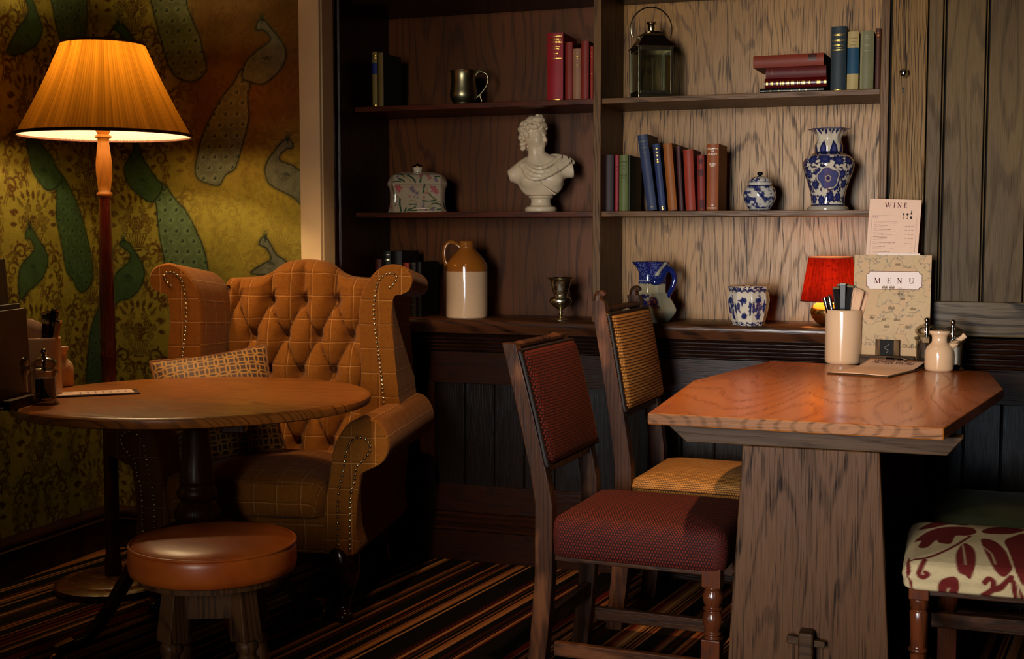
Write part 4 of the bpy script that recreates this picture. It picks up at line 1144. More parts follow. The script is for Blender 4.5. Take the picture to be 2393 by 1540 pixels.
# ================================================================== dining chairs
CHW = oak('dining_chair_wood', 'z', '#402414', '#140905', .38, ring=8, stretch=.07, cell=10, line=.6, pore=.4, wear='#7a4a2c', spec=.15)
CHWX = oak('dining_chair_stretcher', 'x', '#3a2011', '#140905', .38, ring=8, stretch=.07, cell=10, line=.6, pore=.4, wear='#7a4a2c', spec=.15)
TURN = oak('turned_leg_wood', 'z', '#5c2c16', '#1c0a05', .2, ring=8, stretch=.1, cell=12, line=.4, pore=.3, coat=.35)
def weave_red():
    t = NT('rust_red_weave'); u, v, _ = t.sep(t.coord('UV'))
    k = .0075; r_ = t.floor(v/k); uu = u/(k*1.0)+(r_ % 2)*.5; fx = t.fract(uu)-.5; fy = t.fract(v/k)-.5
    d = fx*fx*5.5+fy*fy*2.6
    d2 = t.sstep(d, .62, .28); n = t.noise(t.vec(u*30,v*30,0),1.0,2,dim='2D'); fz_ = t.noise(t.vec(u*900,v*900,0),1.0,1,dim='2D')
    c = t.mix(d2, '#1c0403', t.mix(n, '#581409', '#6c1f0e')); c = t.mix(t.sstep(fz_,.4,.8)*.3, c, '#200403')
    return t.bsdf(c, .75, 0, t.bump(d2,.5,.002), Sheen_Weight=.02, Sheen_Roughness=.4, Sheen_Tint=(1,.35,.15,1), Specular_IOR_Level=.2)
def weave_rush():
    t = NT('honey_rope_weave'); u, v, _ = t.sep(t.coord('UV'))
    k = .0090; fv = t.fract(v/k)-.5; r_ = t.floor(v/k); ku = .0075
    fu = t.fract(u/ku+(r_ % 2)*.5)-.5
    h = t.sq(t.mx(1-fv*fv*4.6, 0))*(1-fu*fu*2.6)
    wv = t.noise(t.vec(u*8,v*40,0),1.0,2,dim='2D')
    gap = t.sstep(h, .25, .62)
    c = t.mix(gap, '#2a1206', t.mix(wv, '#8f5820', '#b88444'))
    return t.bsdf(c, .55, 0, t.bump(h,.6,.003), Specular_IOR_Level=.3)
RED = weave_red(); RUSH = weave_rush()
TRIMN = plain('dark_gimp', '#120907', .6)
CREAMF = NT('cream_velvet_leaves'); _c = CREAMF.attr('Col'); _n = CREAMF.noise(CREAMF.coord(),700,2)
FLORAL = CREAMF.bsdf(CREAMF.mix(CREAMF.sstep(_n,.35,.7)*.2,_c,'#1a0c06'), .85, 0, CREAMF.bump(_n,.2,.001), Specular_IOR_Level=.1)
GREENF = plain('dark_green_leather', '#26281a', .32, var=.35, scale=9, bump=.1)

def chair(label, loc, rz, fab, sw, sd, z0, z1, padz, topz, lean, style, hfab=None, paint=None, stz=(.10,.17)):
    """faces local +x; sd seat depth, sw width; padz back pad span; lean of the back at the top"""
    r = thing('dining_chair', label, 'chair', loc, rz)
    xb, xf, hw = -sd/2, sd/2, sw/2
    m = MB(); dense = paint is not None
    pf = [(.012,z0),(.002,z0+.006),(0,z0+.02),(-.003,(z0+z1)/2),(0,z1-.022),(.008,z1-.008),(.02,z1)]
    if dense: pf = [(p[0],p[1]) for p in spline(pf, 10)]
    pad(m, xb+.012, xf, -hw, hw, pf, .03, .022, 12 if dense else 8, 120 if dense else 12, 110 if dense else 12)
    col = None
    if dense: col = paint(np.array(m.uv), np.array(m.v))
    m.build('seat', hfab or fab, r, smooth=60, col=col)
    # rear posts
    pw, pt = .040, .050
    xt = xb-lean
    def px_at(z): return xb-.005 if z < z1+.03 else xb-.005-(lean-.005)*max(0,(z-z1-.03)/(topz-z1-.03))**1.15
    for sy in (-1,1):
        y_ = sy*(hw-pw/2+.004)
        zs = [0,.15,.30,z1-.05,z1+.03]+[z1+.03+(topz-z1-.03)*k/6 for k in range(1,7)]
        vs = []; fs = []
        for z_ in zs:
            x_ = px_at(z_)-(.028*(1-z_/.30)**1.3 if z_ < .30 else 0); s_ = 1-.18*max(0,(z_-z1)/(topz-z1))
            for ax, ay in ((-1,-1),(1,-1),(1,1),(-1,1)): vs.append((x_+ax*pt/2*s_, y_+ay*pw/2*s_, z_))
        for i in range(len(zs)-1):
            for j in range(4): fs.append((i*4+j,i*4+(j+1)%4,(i+1)*4+(j+1)%4,(i+1)*4+j))
        fs += [(3,2,1,0), tuple(len(vs)-4+j for j in range(4))]
        m = MB().add(vs, fs)
        if style == 'rush':
            xq = px_at(topz); P = spline([(xq,topz-.006),(xq-.002,topz+.008),(xq+.002,topz+.018),(xq+.012,topz+.020),(xq+.018,topz+.014)],4)
            m.tube([(p[0],y_,p[1]) for p in P], [.017*(1-.5*i/len(P)) for i in range(len(P))], 10)
        m.build('rear_post', CHW, r, bevel=.004)
    # back pad
    pz0, pz1 = padz; iw = hw+.006
    def bp(side):
        def f(a,b):
            z_ = pz0+(pz1-pz0)*b; y_ = -iw+2*iw*a
            e = min(1,min(a,1-a)*14)*min(1,min(b,1-b)*16); e = sqrt(max(0,1-(1-e)**2))
            bul = .014*(1-(2*a-1)**2)*(1-(2*b-1)**2)
            return ((px_at(z_)+.026+(side*.5+.5)*(.018*e+bul)-(1-(side*.5+.5))*.004, y_, z_),(y_, z_))
        return f
    m = MB(); m.grid(bp(1),26,34); m.grid(bp(-1),26,34); bp_ = m.build('back_pad', fab, r, smooth=75)
    m = MB(); n_ = 120; per = []
    for k in range(34): per.append((-iw+2*iw*k/34, pz1))
    for k in range(40): per.append((iw, pz1+(pz0-pz1)*k/40))
    for k in range(34): per.append((iw-2*iw*k/34, pz0))
    for k in range(40): per.append((-iw, pz0+(pz1-pz0)*k/40))
    m = MB(); m.tube([(px_at(z_)+.030, y_*.990, z_+(.004 if z_ < pz0+.01 else (-.004 if z_ > pz1-.01 else 0))) for y_, z_ in per+[per[0]]], .0055, 6, cap=False); m.build('gimp_edge', TRIMN, bp_)
    m = MB()
    for i, (y_, z_) in enumerate(per):
        m.ball((px_at(z_)+.0355, y_*.990, z_+(.004 if z_ < pz0+.01 else (-.004 if z_ > pz1-.01 else 0))), .0031, 6, 4)
    m.build('nailhead_trim', plain('blackened_nail','#3a2a20',.25,.8), bp_)
    for z_ in ((pz0-.012, pz1+.008) if style != 'rush' else (pz0-.012, pz1+.010)):
        h = .022 if z_ < pz1 else .014
        MB().box(px_at(z_)-.016, px_at(z_)+.020, -hw+.006, hw-.006, z_-h/2, z_+h/2).build('top_rail' if z_ > pz1 else 'lower_rail', CHW, r, bevel=.004)
    # seat rails under the cover, front legs, stretchers
    MB().box(xb+.02,xf-.02,-hw+.015,hw-.015,z0-.012,z0+.01).build('seat_frame', CHWX, r, bevel=.003)
    for sy in (-1,1):
        y_ = sy*(hw-.030); x_ = xf-.035; m = MB()
        if style == 'slim':
            m.box(x_-.022,x_+.022,y_-.022,y_+.022,z0-.022,z0+.01)
            m.lathe([(.011,0),(.016,.04),(.0145,.15),(.0165,.24),(.017,.258),(.021,.262),(.021,.268),(.016,.272),(.0175,.29),(.019,.33),(.020,.352),(.016,.358),(.020,.364),(.020,z0-.022)],24,(x_,y_,0))
        else:
            hb_ = .024
            m.box(x_-hb_,x_+hb_,y_-hb_,y_+hb_,z0-.040,z0+.01)
            m.box(x_-hb_,x_+hb_,y_-hb_,y_+hb_,0.03,.178)
            m.lathe([(.020,0),(.024,.012),(.020,.028),(.018,.03)],20,(x_,y_,0))
            a0, a1 = .178, z0-.040; H_ = a1-a0
            m.lathe([(.022,a0),(.018,a0+.05*H_),(.024,a0+.09*H_),(.018,a0+.14*H_),(.022,a0+.22*H_),(.0265,a0+.36*H_),(.022,a0+.50*H_),(.018,a0+.54*H_),(.026,a0+.57*H_),(.018,a0+.61*H_),(.023,a0+.68*H_),(.0265,a0+.82*H_),(.020,a0+.93*H_),(.024,a0+.97*H_),(.022,a1)],24,(x_,y_,0))
        m.build('front_leg', TURN, r, smooth=45, bevel=.003)
        MB().box(xb+.016,x_-.022,y_-.011,y_+.011,stz[0]-.019,stz[0]+.019).build('side_stretcher', CHWX, r, bevel=.003)
    MB().box(xb-.020,xb+.004,-hw+.034,hw-.034,stz[1]-.021,stz[1]+.021).build('rear_stretcher', CHW, r, bevel=.003)
    MB().box(xf-.046,xf-.024,-hw+.05,hw-.05,stz[0]+.035,stz[0]+.07).build('front_stretcher', CHWX, r, bevel=.003)
    return r
chair('dark wood dining chair with rust red woven seat and nail-trimmed back', (-.750,3.358,0), radians(-3), RED, .405, .475, .352, .462, (.592,.896), .912, .105, 'turned')
chair('taller dining chair behind, covered in honey coloured rope weave', (-.690,3.905,0), radians(-3), RUSH, .405, .440, .415, .468, (.668,.960), .998, .090, 'rush', stz=(.215,.16))
# floral seat
FLX0, FLY0 = -.092, 2.945; FZ = .483
def fpx(zx, zy): return (2080+zx/3.668, 1120+zy/3.668)
def fab_ab(zx, zy):
    px_, py_ = fpx(zx, zy); p = at(px_,py_,z=FZ)
    if p.y < FLY0: p = at(px_,py_,y=FLY0); return (p.x-FLX0, p.z-FZ)
    return (p.x-FLX0, p.y-FLY0)
LEAVES = [[(545,785),(590,830),(592,900),(540,948),(440,938),(408,880),(440,820)],[(640,570),(720,610),(738,670),(715,740),(687,812),(640,770),(580,720),(562,640),(590,600)],[(780,540),(880,555),(970,610),(1055,700),(1000,772),(930,750),(870,690),(800,610)],
 [(980,560),(1060,520),(1170,510),(1170,810),(1095,762),(1060,700),(1010,620)],[(200,490),(300,435),(420,412),(560,420),(700,440),(742,480),(700,500),(640,505),(560,500),(520,562),(420,540),(395,512),(320,562),(240,542),(270,492)],
 [(240,392),(360,352),(480,340),(620,360),(672,390),(640,405),(500,395),(380,402)],[(570,320),(650,310),(742,330),(700,350),(590,345)],[(780,480),(860,430),(960,400),(1000,365),(1100,420),(1160,450),(1060,495),(900,502)],[(145,600),(75,655),(50,740),(110,752),(145,680)],[(85,762),(122,800),(92,872),(50,860)],
 [(1030,780),(1060,800),(1120,900),(1165,985),(1090,985),(1050,930)],[(410,300),(520,298),(500,315),(420,318)]]
STEMS = [([(150,635),(300,640),(430,622),(560,582),(690,510)],.0042),([(300,648),(262,705),(250,775),(290,795),(325,770),(305,748)],.0060),([(815,840),(850,802),(888,840),(890,890),(960,875),(1040,780)],.0065),([(895,890),(810,940),(730,975)],.0065),([(560,345),(760,365),(900,372),(1150,340)],.004)]
def floral(uv, v):
    # local (rz = pi): world x = cx - u
    a = (FCX-uv[:,0])-FLX0; b = (FCY-uv[:,1])-FLY0
    d = np.full(a.shape, 1e9)
    for L in LEAVES:
        P = [fab_ab(*q) for q in L]; d = np.minimum(d, sd_poly(a, b, spline(P,3,True)))
    for S_, w in STEMS: d = np.minimum(d, sd_line(a, b, spline([fab_ab(*q) for q in S_],4), w))
    vein = np.minimum(sd_line(a,b,[fab_ab(620,575),fab_ab(648,680)],.0012), sd_line(a,b,[fab_ab(505,885),fab_ab(470,945)],.0014))
    vein = np.minimum(vein, sd_line(a,b,[fab_ab(780,590),fab_ab(870,640),fab_ab(905,690)],.0012)); vein = np.minimum(vein, sd_line(a,b,[fab_ab(960,570),fab_ab(1050,700),fab_ab(1110,985)],.0016))
    d = np.maximum(d, -vein)
    n = fbm(a*60,b*60,3,4)
    col = np.ones(a.shape+(3,))*np.array([.50,.38,.21])*(.9+.2*n)[...,None]
    return lay(col, cover(d,.003), np.array([.115,.012,.010])*(1))
FCX, FCY = FLX0+.235, FLY0+.225
chair('dining chair with cream seat patterned with dark red velvet leaves', (FCX,FCY,0), pi, FLORAL, .45, .47, .405, .470, (.60,.90), .92, .10, 'slim', hfab=FLORAL, paint=floral, stz=(.225,.17))
for o in bpy.data.objects:
    if o.name.startswith('back_pad') and o.data.materials and o.data.materials[0] == FLORAL:
        o.data.materials[0] = plain('cream_velvet_back','#bca070',.85)
chair('dark green leather seated chair behind the leaf patterned one, against wall', (.19,3.665,0), pi, GREENF, .40, .44, .41, .468, (.60,.90), .92, .10, 'turned', stz=(.20,.17))

# ================================================================== things on the dining table
def tcut(px, py): return at(px, py, z=TZ2)
pot_r = tcut(1969,848); pot(pot_r, 'tall cream stoneware pot of cutlery on the oak dining table')
CR = 'cutlery in the pot on the dining table'
STEEL = CHROME
def pk(px, py, yy=None):      # offset of a handle end from the pot base
    p = at(px, py, y=(yy or pot_r.y)); return p-pot_r
for i, (px_, py_, dy_, w, mat_, lab, rnd) in enumerate((
  (1926,692,-.03,.015,STEEL,'round steel handle leaning farthest left from dining table pot',True),(1937,688,-.005,.015,STEEL,'second round steel handle from the left, dining table pot',True),
  (1953,668,-.022,.021,BLACKH,'broad black knife handle, first dark one from the left',False),(1963,661,.012,.016,BLACKH,'black knife handle standing second of the dark ones',False),
  (1970,659,-.028,.018,BLACKH,'tallest black knife handle in middle of dining table pot',False),(1979,661,.008,.016,BLACKH,'black knife handle just right of the tallest one',False),
  (1988,664,-.020,.018,BLACKH,'black knife handle second from the napkins',False),(1995,667,.012,.016,BLACKH,'black knife handle closest to the napkins',False))):
    o_ = pk(px_,py_,pot_r.y+dy_); stick('knife' if not rnd else 'fork', lab, 'knife' if not rnd else 'fork', pot_r, o_.x, o_.y, o_.z, w, .013, mat_, CR, plain('horn_cap','#6b5a3c',.3) if not rnd else CHROME, 0.2*((i%3)-1), rnd)
o_ = pk(2004,672,pot_r.y-.01); napkin(pot_r, 'upright cream napkin nearest the knives, dining table pot', o_.x,o_.y,o_.z,.036,radians(30),'napkins in the dining table pot')
o_ = pk(2016,679,pot_r.y+.012); napkin(pot_r, 'outer cream napkin bending right from dining table pot', o_.x+.004,o_.y,o_.z,.030,radians(50),'napkins in the dining table pot')
vinegar(tcut(2194,866), 'cream vinegar pourer with spout on the oak dining table', radians(12))
mill(tcut(2163,857), 'clear pepper mill before the map menu, left of dining table pair', PEPPER, 'mills on the dining table')
mill(tcut(2221,866)+Vector((.004,.02,0)), 'clear salt mill behind the vinegar spout on dining table', SALT, 'mills on the dining table')

# menu holder with menu, white sheet and wine card
hp = tcut(2074,852); RZ = radians(-5)
mh = thing('menu_holder','dark wooden block menu holder with small plaque on dining table','menu holder',hp,RZ)
MB().box(-.083,.083,-.022,.0,0,.030).box(-.083,.083,.026,.05,0,.030).box(-.083,.083,0,.026,0,.008).build('block', BOARD, mh, bevel=.002)
a = MB().box(-.036,-.022,-.021,-.004,.0302,.080).box(.020,.036,-.021,-.004,.0302,.080); a.build('plaque_frame', oak('plaque_wood','z','#6a4a24','#33200e',.45,spec=.12), mh, bevel=.001)
MB().box(-.0222,.0202,-.0185,-.006,.0302,.0795).build('plaque', plain('slate_plaque','#1a1714',.6,Specular_IOR_Level=.1), mh, bevel=.001)
m = MB().tube([(-.002+.006*sin(i*.8), -.0188, .040+.0026*i) for i in range(12)], .0009, 5); m.build('emblem', plain('worn_silver','#8f8a80',.4), mh)
def card(name, label, cat, y0, w, h, x0, z0, mat, lean, tilt=0.0, th=.0016, grp=None):
    r = thing(name, label, cat, hp, RZ, grp)
    m = MB().box(-w/2,w/2,0,th,0,h); o = m.build('sheet', mat, r); 
    M4 = Matrix.Translation((x0,y0,z0)) @ Matrix.Rotation(-lean,4,'X') @ Matrix.Rotation(tilt,4,'Y')
    o.matrix_local = M4
    return r, o, M4
t = NT('old_map_print'); u, v, _ = t.sep(t.coord('UV'))
n1 = t.noise(t.vec(u*13+3.3,v*13+1.1,0),1.0,5,.55,dim='2D'); n2 = t.noise(t.vec(u*70,v*70,0),1.0,3,dim='2D'); n3 = t.noise(t.vec(u*27+9,v*27,0),1.0,4,dim='2D')
coast = t.sstep(abs(n1-.5)*-1.0, -.014, -.004); river = t.sstep(abs(n3-.5)*-1.0, -.006, -.001)*t.sstep(n1,.5,.56)*.5
c = t.mix(t.sstep(n1,.5,.52), '#b08c58', '#b58a56'); c = t.mix(t.sstep(n2,.35,.7)*.35, c, '#a0804f')
c = t.mix(coast*.75, c, '#5a4a38'); c = t.mix(river*.7, c, '#6a5a44')
MAP = t.bsdf(c, .55)
mn_, o_, M4 = card('menu','tall menu printed with an old map, standing on dining table','menu',.004,.236,.338,.006,.0085,MAP,radians(3))
WHITEP = plain('white_card','#e0c9bc',.6,var=.02)
W_, H_ = .168, .055; nb = .009; plz = .258
def notched(w, h, n_):
    P = []
    for sx, sy, a0 in ((1,1,1),(-1,1,2),(-1,-1,3),(1,-1,0)):
        cxx, cyy = sx*w/2, sy*h/2
        arc_ = {1:(1.5*pi,pi),2:(2*pi,1.5*pi),3:(.5*pi,0),0:(pi,.5*pi)}[a0]
        for k in range(6):
            q_ = arc_[0]+(arc_[1]-arc_[0])*k/5; P.append((cxx+n_*cos(q_), cyy+n_*sin(q_)))
    return P
def on_card(mb, name, mat, root, M4): 
    mb.xform(M4); return mb.build(name, mat, root, smooth=None, recalc=False)
def flat(poly, y, dx=0, dz=0):
    m = MB(); m.add([(p[0]+dx, y, p[1]+dz) for p in poly],[tuple(range(len(poly)))]); return m
on_card(flat(notched(W_+.003,H_+.003,nb),-.0004,.006,plz), 'plate_border', INKR, mn_, M4)
on_card(flat(notched(W_,H_,nb),-.0007,.006,plz), 'title_plate', WHITEP, mn_, M4)
on_card(words(MB(), serif('MENU',.0175,1.15), .006,-.0010,plz-.0095), 'lettering', INKR, mn_, M4)
m = MB()
for s_, x_, z_, sz in (('NEWCASTLE',.045,.298,.0052),('MANCHESTER',.035,.222,.0052),('SHEFFIELD',.060,.208,.0050),('LEEDS',.025,.232,.005),('BIRMINGHAM',-.012,.156,.0056),('CAMBRIDGE',.066,.157,.0048),('NORWICH',.09,.19,.0046),('SWANSEA',-.058,.143,.0048),('CARDIFF',-.035,.126,.0046),('BRISTOL',-.012,.136,.0046),('EXETER',-.018,.098,.0046),('OXFORD',.032,.118,.0046),('LONDON',.060,.112,.005),('SOUTHAMPTON',.03,.088,.0046)):
    words(m, text_geo(s_, sz), x_, -.0009, z_)
for x_, z_, s_ in ((.016,.305,.9),(-.022,.232,1),(.0,.232,1),(.026,.212,1),(.034,.196,.9),(.0,.166,1.2),(.066,.165,1),(-.058,.135,.9),(-.022,.130,.8),(.018,.130,1.1),(-.012,.108,1),(.052,.108,1)):
    for k in range(4):
        b = (k-1.5)*.0042*s_; hgt = (.008,.0115,.007,.009)[k]*s_
        m.add([(x_+b-.0019*s_,-.0008,z_),(x_+b+.0019*s_,-.0008,z_),(x_+b+.0019*s_,-.0008,z_+hgt*.7),(x_+b,-.0008,z_+hgt),(x_+b-.0019*s_,-.0008,z_+hgt*.7)],[(0,1,2,3,4)])
on_card(m, 'map_names', plain('map_ink','#7d6446',.8), mn_, M4)
m = words(MB(), text_geo('OldEnglish', .0165, 'LEFT'), .036, -.0009, .046); on_card(m, 'map_title', plain('title_ink','#3a2c20',.8), mn_, M4)
m = MB()
for k, ch in enumerate('SEA'):
    a_ = MB(); words(a_, text_geo(ch,.011)); a_.xform(Matrix.Translation((.083+.0125*k,-.0009,.310-.013*k)) @ Matrix.Rotation(radians(40),4,'Y')); m.add(a_.v,a_.f,a_.uv)
on_card(m, 'sea_name', plain('map_ink_pale','#6b5540',.8), mn_, M4)
card('paper_sheet','white paper sheet showing just above the map menu','paper',.008,.128,.343,.024,.0085,WHITEP,radians(3),0,.0012)
wn, o_, M4 = card('wine_list','pale card wine list standing behind the map menu','menu',.014,.158,.515,-.014,.0085,PAPERM,radians(3.2),radians(2.5))
WT = .515; WK = .158/120.0      # metres per photo pixel on the card
on_card(words(MB(), serif('WINE',.0152,.42), .002,-.0006,WT-.026), 'heading', INKR, wn, M4)
on_card(words(MB(), serif('RED',.0060,.35), -.058,-.0006,WT-.061), 'subheading', INKL, wn, M4)
m = MB()
for dx, s_ in ((.0275,.85),(.0395,1.0)):      # wine glasses
    z0_ = WT-.062
    m.add([(dx+s_*.0036*cos(a_*pi/8), -.0006, z0_+.0165+s_*(.0045*sin(a_*pi/8)-(.0012 if sin(a_*pi/8)>.6 else 0))) for a_ in range(16)],[tuple(range(16))])
    m.add([(dx-.0004,-.0006,z0_+.003),(dx+.0004,-.0006,z0_+.003),(dx+.0004,-.0006,z0_+.013),(dx-.0004,-.0006,z0_+.013)],[(0,1,2,3)])
    m.add([(dx-.0028,-.0006,z0_+.002),(dx+.0028,-.0006,z0_+.002),(dx+.0028,-.0006,z0_+.0034),(dx-.0028,-.0006,z0_+.0034)],[(0,1,2,3)])
dx = .0512; z0_ = WT-.061
m.add([(dx+p[0],-.0006,z0_+p[1]) for p in ((-.0033,0),(.0033,0),(.0033,.009),(-.0033,.009))],[(0,1,2,3)])
m.add([(dx+p[0],-.0006,z0_+p[1]) for p in ((-.0033,.0145),(.0033,.0145),(.0030,.0175),(.0012,.0205),(.0010,.0275),(-.0010,.0275),(-.0012,.0205),(-.0030,.0175))],[tuple(range(8))])
on_card(m, 'bottle_and_glasses', INK, wn, M4)
m = MB()
bx0, bx1, bz1 = -.069,.069,WT-.0525
for a_, b_ in (((bx0+.004,bz1),(.020,bz1)),((bx0,bz1-.004),(bx0,.30)),((bx1,bz1-.006),(bx1,.30)),((.060,bz1-.001),(.064,bz1-.002)),((bx0,bz1-.004),(bx0+.004,bz1)),((.064,bz1-.002),(bx1,bz1-.006))):
    d_ = Vector((b_[0]-a_[0],b_[1]-a_[1])).normalized()*.0003; n_ = (-d_.y,d_.x)
    m.add([(a_[0]+n_[0],-.0006,a_[1]+n_[1]),(b_[0]+n_[0],-.0006,b_[1]+n_[1]),(b_[0]-n_[0],-.0006,b_[1]-n_[1]),(a_[0]-n_[0],-.0006,a_[1]-n_[1])],[(0,1,2,3)])
on_card(m, 'border_line', INKL, wn, M4)
m = MB(); m2 = MB(); z_ = WT-.0725
for s_ in ('There’s never a bad evening, any other evening on a table','From our traditional Merlots to our fabulous Malbecs'): words(m2, text_geo(s_,.0030,'LEFT'), -.060,-.0006,z_); z_ -= .0042
z_ -= .0035
for nm_, ds_, pr_ in (('El Mesón Tempranillo, Spain',['Bursting with red berries and a touch of spice'],'4.20   5.80   16.50'),('Malbec, La Vida, Mendoza, Argentina',['Deep-bodied, crammed with juicy plums and a hint of smoke'],'4.70   6.60   18.95'),('Merlot, Veleta, Italy',['Smooth, plummy and rounded with a soft easy finish'],'4.70   6.40   17.95'),
    ('Rioja Crianza, Lagunilla, Spain',['Rich blackberry and vanilla with oak','A long and smooth finish'],'5.20   7.20   20.95'),('Casillero del Diablo Cabernet Sauvignon, Chile',['Bursting with blackcurrant and a touch of vanilla'],'4.70   6.60   17.95'),('Crozes Hermitage, France',['Some of the best grapes grown on the slopes of the valley','Big, spicy and full of flavour'],'26.95'),('Bordeaux Prince de Guyenne, France',['A soft fruity claret with blackberry and cherry notes'],'24.95')):
    words(m, text_geo(nm_,.0036,'LEFT',.012), -.061,-.0006,z_); words(m, text_geo(pr_,.0036,'RIGHT',.01), .061,-.0006,z_-.001); z_ -= .0044
    for d_ in ds_: words(m2, text_geo(d_,.0028,'LEFT'), -.061,-.0006,z_); z_ -= .0040
    z_ -= .0042
on_card(m, 'wine_names', INK, wn, M4); on_card(m2, 'small_print', INKL, wn, M4)

# specials clipboard
q0, q1, q2, q3 = tcut(1962,877), tcut(2102,884), tcut(2143,861), tcut(2008,850)
ce = (q0+q1+q2+q3)/4; ex = (q1-q0+q2-q3).normalized(); wd = ((q1-q0).length+(q2-q3).length)/2; dp = (((q3+q2)/2)-((q0+q1)/2)).length
cb = thing('clipboard','clipboard with paper and steel clip lying on the oak dining table','clipboard',ce,atan2(ex.y,ex.x))
MB().box(-wd/2,wd/2,-dp/2,dp/2,0,.0045).build('board', BOARD, cb, bevel=.001)
pp_ = MB()
def pz(b): return .0054+.018*max(0,(b-.62)/.38)**1.5
def pc(a,b): return ((-wd/2+.004+(wd-.010)*a, -dp/2+.004+(dp-.010)*b, pz(b)+.002*(1-b)*(1-abs(2*a-1))))
pp_.grid(pc, 16, 16); s_ = pp_.build('paper_sheet', PAPERM, cb); md = s_.modifiers.new('thick','SOLIDIFY'); md.thickness = .0006
a_ = MB(); words(a_, text_geo('MIDWEEK SPECIALS',.020)); a_.v = [(v[0]*.74, dp/2-.062+v[2]*2.6, pz((dp-.062-.004+v[2]*2.6)/(dp-.010))+.0012) for v in a_.v]; a_.build('lettering', INKR, cb, smooth=None, recalc=False)
MB().box(-.030,.030,dp/2-.034,dp/2-.004,.016,.0255).tube([(-.030,dp/2-.036,.026),(.030,dp/2-.036,.026)],.0042,10).build('clip', CHROME, cb, bevel=.0015)
# ================================================================== things on the shelves
def mpp(x, y): return (-x*sin(YAW)+y*cos(YAW))/F      # metres a photo pixel spans at a place
def spot(px, py, y, z): p = at(px,py,y=y); return Vector((p.x,y,z)), mpp(p.x,y)
def prof_px(L, s): return [(max(r*s,1e-5), z*s) for r, z in L]
def fine(prof, n=4): return [(max(p[0],1e-5),p[1]) for p in spline(prof, n)]
def dirc(px):   # unit vectors: to the right as the photo shows it, and towards the viewer
    return None

# ---- pewter tankard
PEWTER = metal('old_pewter', '#a89f7c', .33, .15, 14)
L, s = spot(1083,237,4.46,S1)
r = thing('tankard','pewter tankard with scrolled handle on the top left shelf','tankard',L,radians(20))
MB().lathe(fine(prof_px([(25,0),(27,1.5),(26,4),(23,7),(27,13),(31,22),(31.5,31),(29.5,44),(28,60),(28.5,72),(30.5,80),(31.5,82),(30,82.5),(28.5,80),(27,60),(28,30),(20,8),(.01,7)],s),3),48,cap=False).build('body', PEWTER, r, smooth=60)
hp_ = [(28,70),(33,78),(43,80),(53,75),(57,64),(54,50),(46,37),(37,27),(32,23),(31,20)]
MB().tube([(p[0]*s,0,p[1]*s) for p in spline(hp_,4)],[.0050*s/.0015*(1-.35*i/36) for i in range(37)],10).tube([(38*s,0,28*s),(40*s,0,20*s),(43*s,0,14*s),(41*s,0,11*s)],[.004,.0035,.003,.003],8).tube([(30*s,0,74*s),(34*s,0,83*s),(41*s,0,86*s)],[.005,.0045,.003],8).build('handle', PEWTER, r, smooth=60)

# ---- stoneware flagon
t = NT('two_tone_stoneware'); x, y, z = t.sep(t.coord()); L, s = spot(1091,742,4.425,LED)
f = t.sstep(z+(t.noise(t.vec(x*40,y*40,0),1.0,2)-.5)*.004, 107*s, 110*s); n1 = t.noise(t.coord(),7,3); n2 = t.noise(t.coord(),90,2)
c = t.mix(f, t.mix(n1,'#c9a683','#d8bb98'), t.mix(n1,'#8a4f14','#a8682a')); c = t.mix(t.sstep(n2,.62,.78)*.35,c,'#7a6040')
FLAG = t.bsdf(c,.14,0,None,Coat_Weight=.3)
r = thing('flagon','two-tone stoneware flagon, brown shoulder over cream body, on the ledge','flagon',L,radians(20))
MB().lathe(prof_px([(46,0),(48,2),(48.5,6),(48.5,118),(48.2,122),(47,126),(41,136),(32,147),(22,157),(18,161),(16.5,164),(16.5,166),(17.5,168),(16.5,170),(17,176),(18,178),(17,179),(12,179),(11,170),(.01,160)],s),56,cap=False).build('body', FLAG, r, smooth=35)
MB().tube([(p[0]*s,0,p[1]*s) for p in spline([(-15,166),(-26,174),(-38,177),(-48,170),(-53,155),(-52,138),(-47,121)],5)],[.010,.0095,.009,.0085]+[.0085]*23+[.009,.010,.011,.012],10,sq=.6).build('handle', FLAG, r, smooth=60)

# ---- mercury glass goblet
t = NT('mercury_glass'); n = t.noise(t.coord(),60,3); MERC = t.bsdf(t.ramp(n,[(.3,'#a8966a'),(.55,'#d8cba6'),(.8,'#efe8d2')]),t.math('MULTIPLY_ADD',n,.25,.14),1.0)
L, s = spot(1310,746,4.42,LED)
r = thing('goblet','small silvered glass urn goblet with flared rim on the ledge','goblet',L)
MB().lathe(fine(prof_px([(26,0),(25,1.5),(12,4),(5,9),(4,13),(6.5,17),(4.5,21),(9,26),(22,36),(26,44),(23,52),(17,55),(16,58),(18.5,66),(22.5,82),(26,93),(31.5,98),(32,99.5),(30,99),(25,93),(20,74),(14,58),(.01,50)],s),3),48,cap=False).build('body', MERC, r, smooth=70)

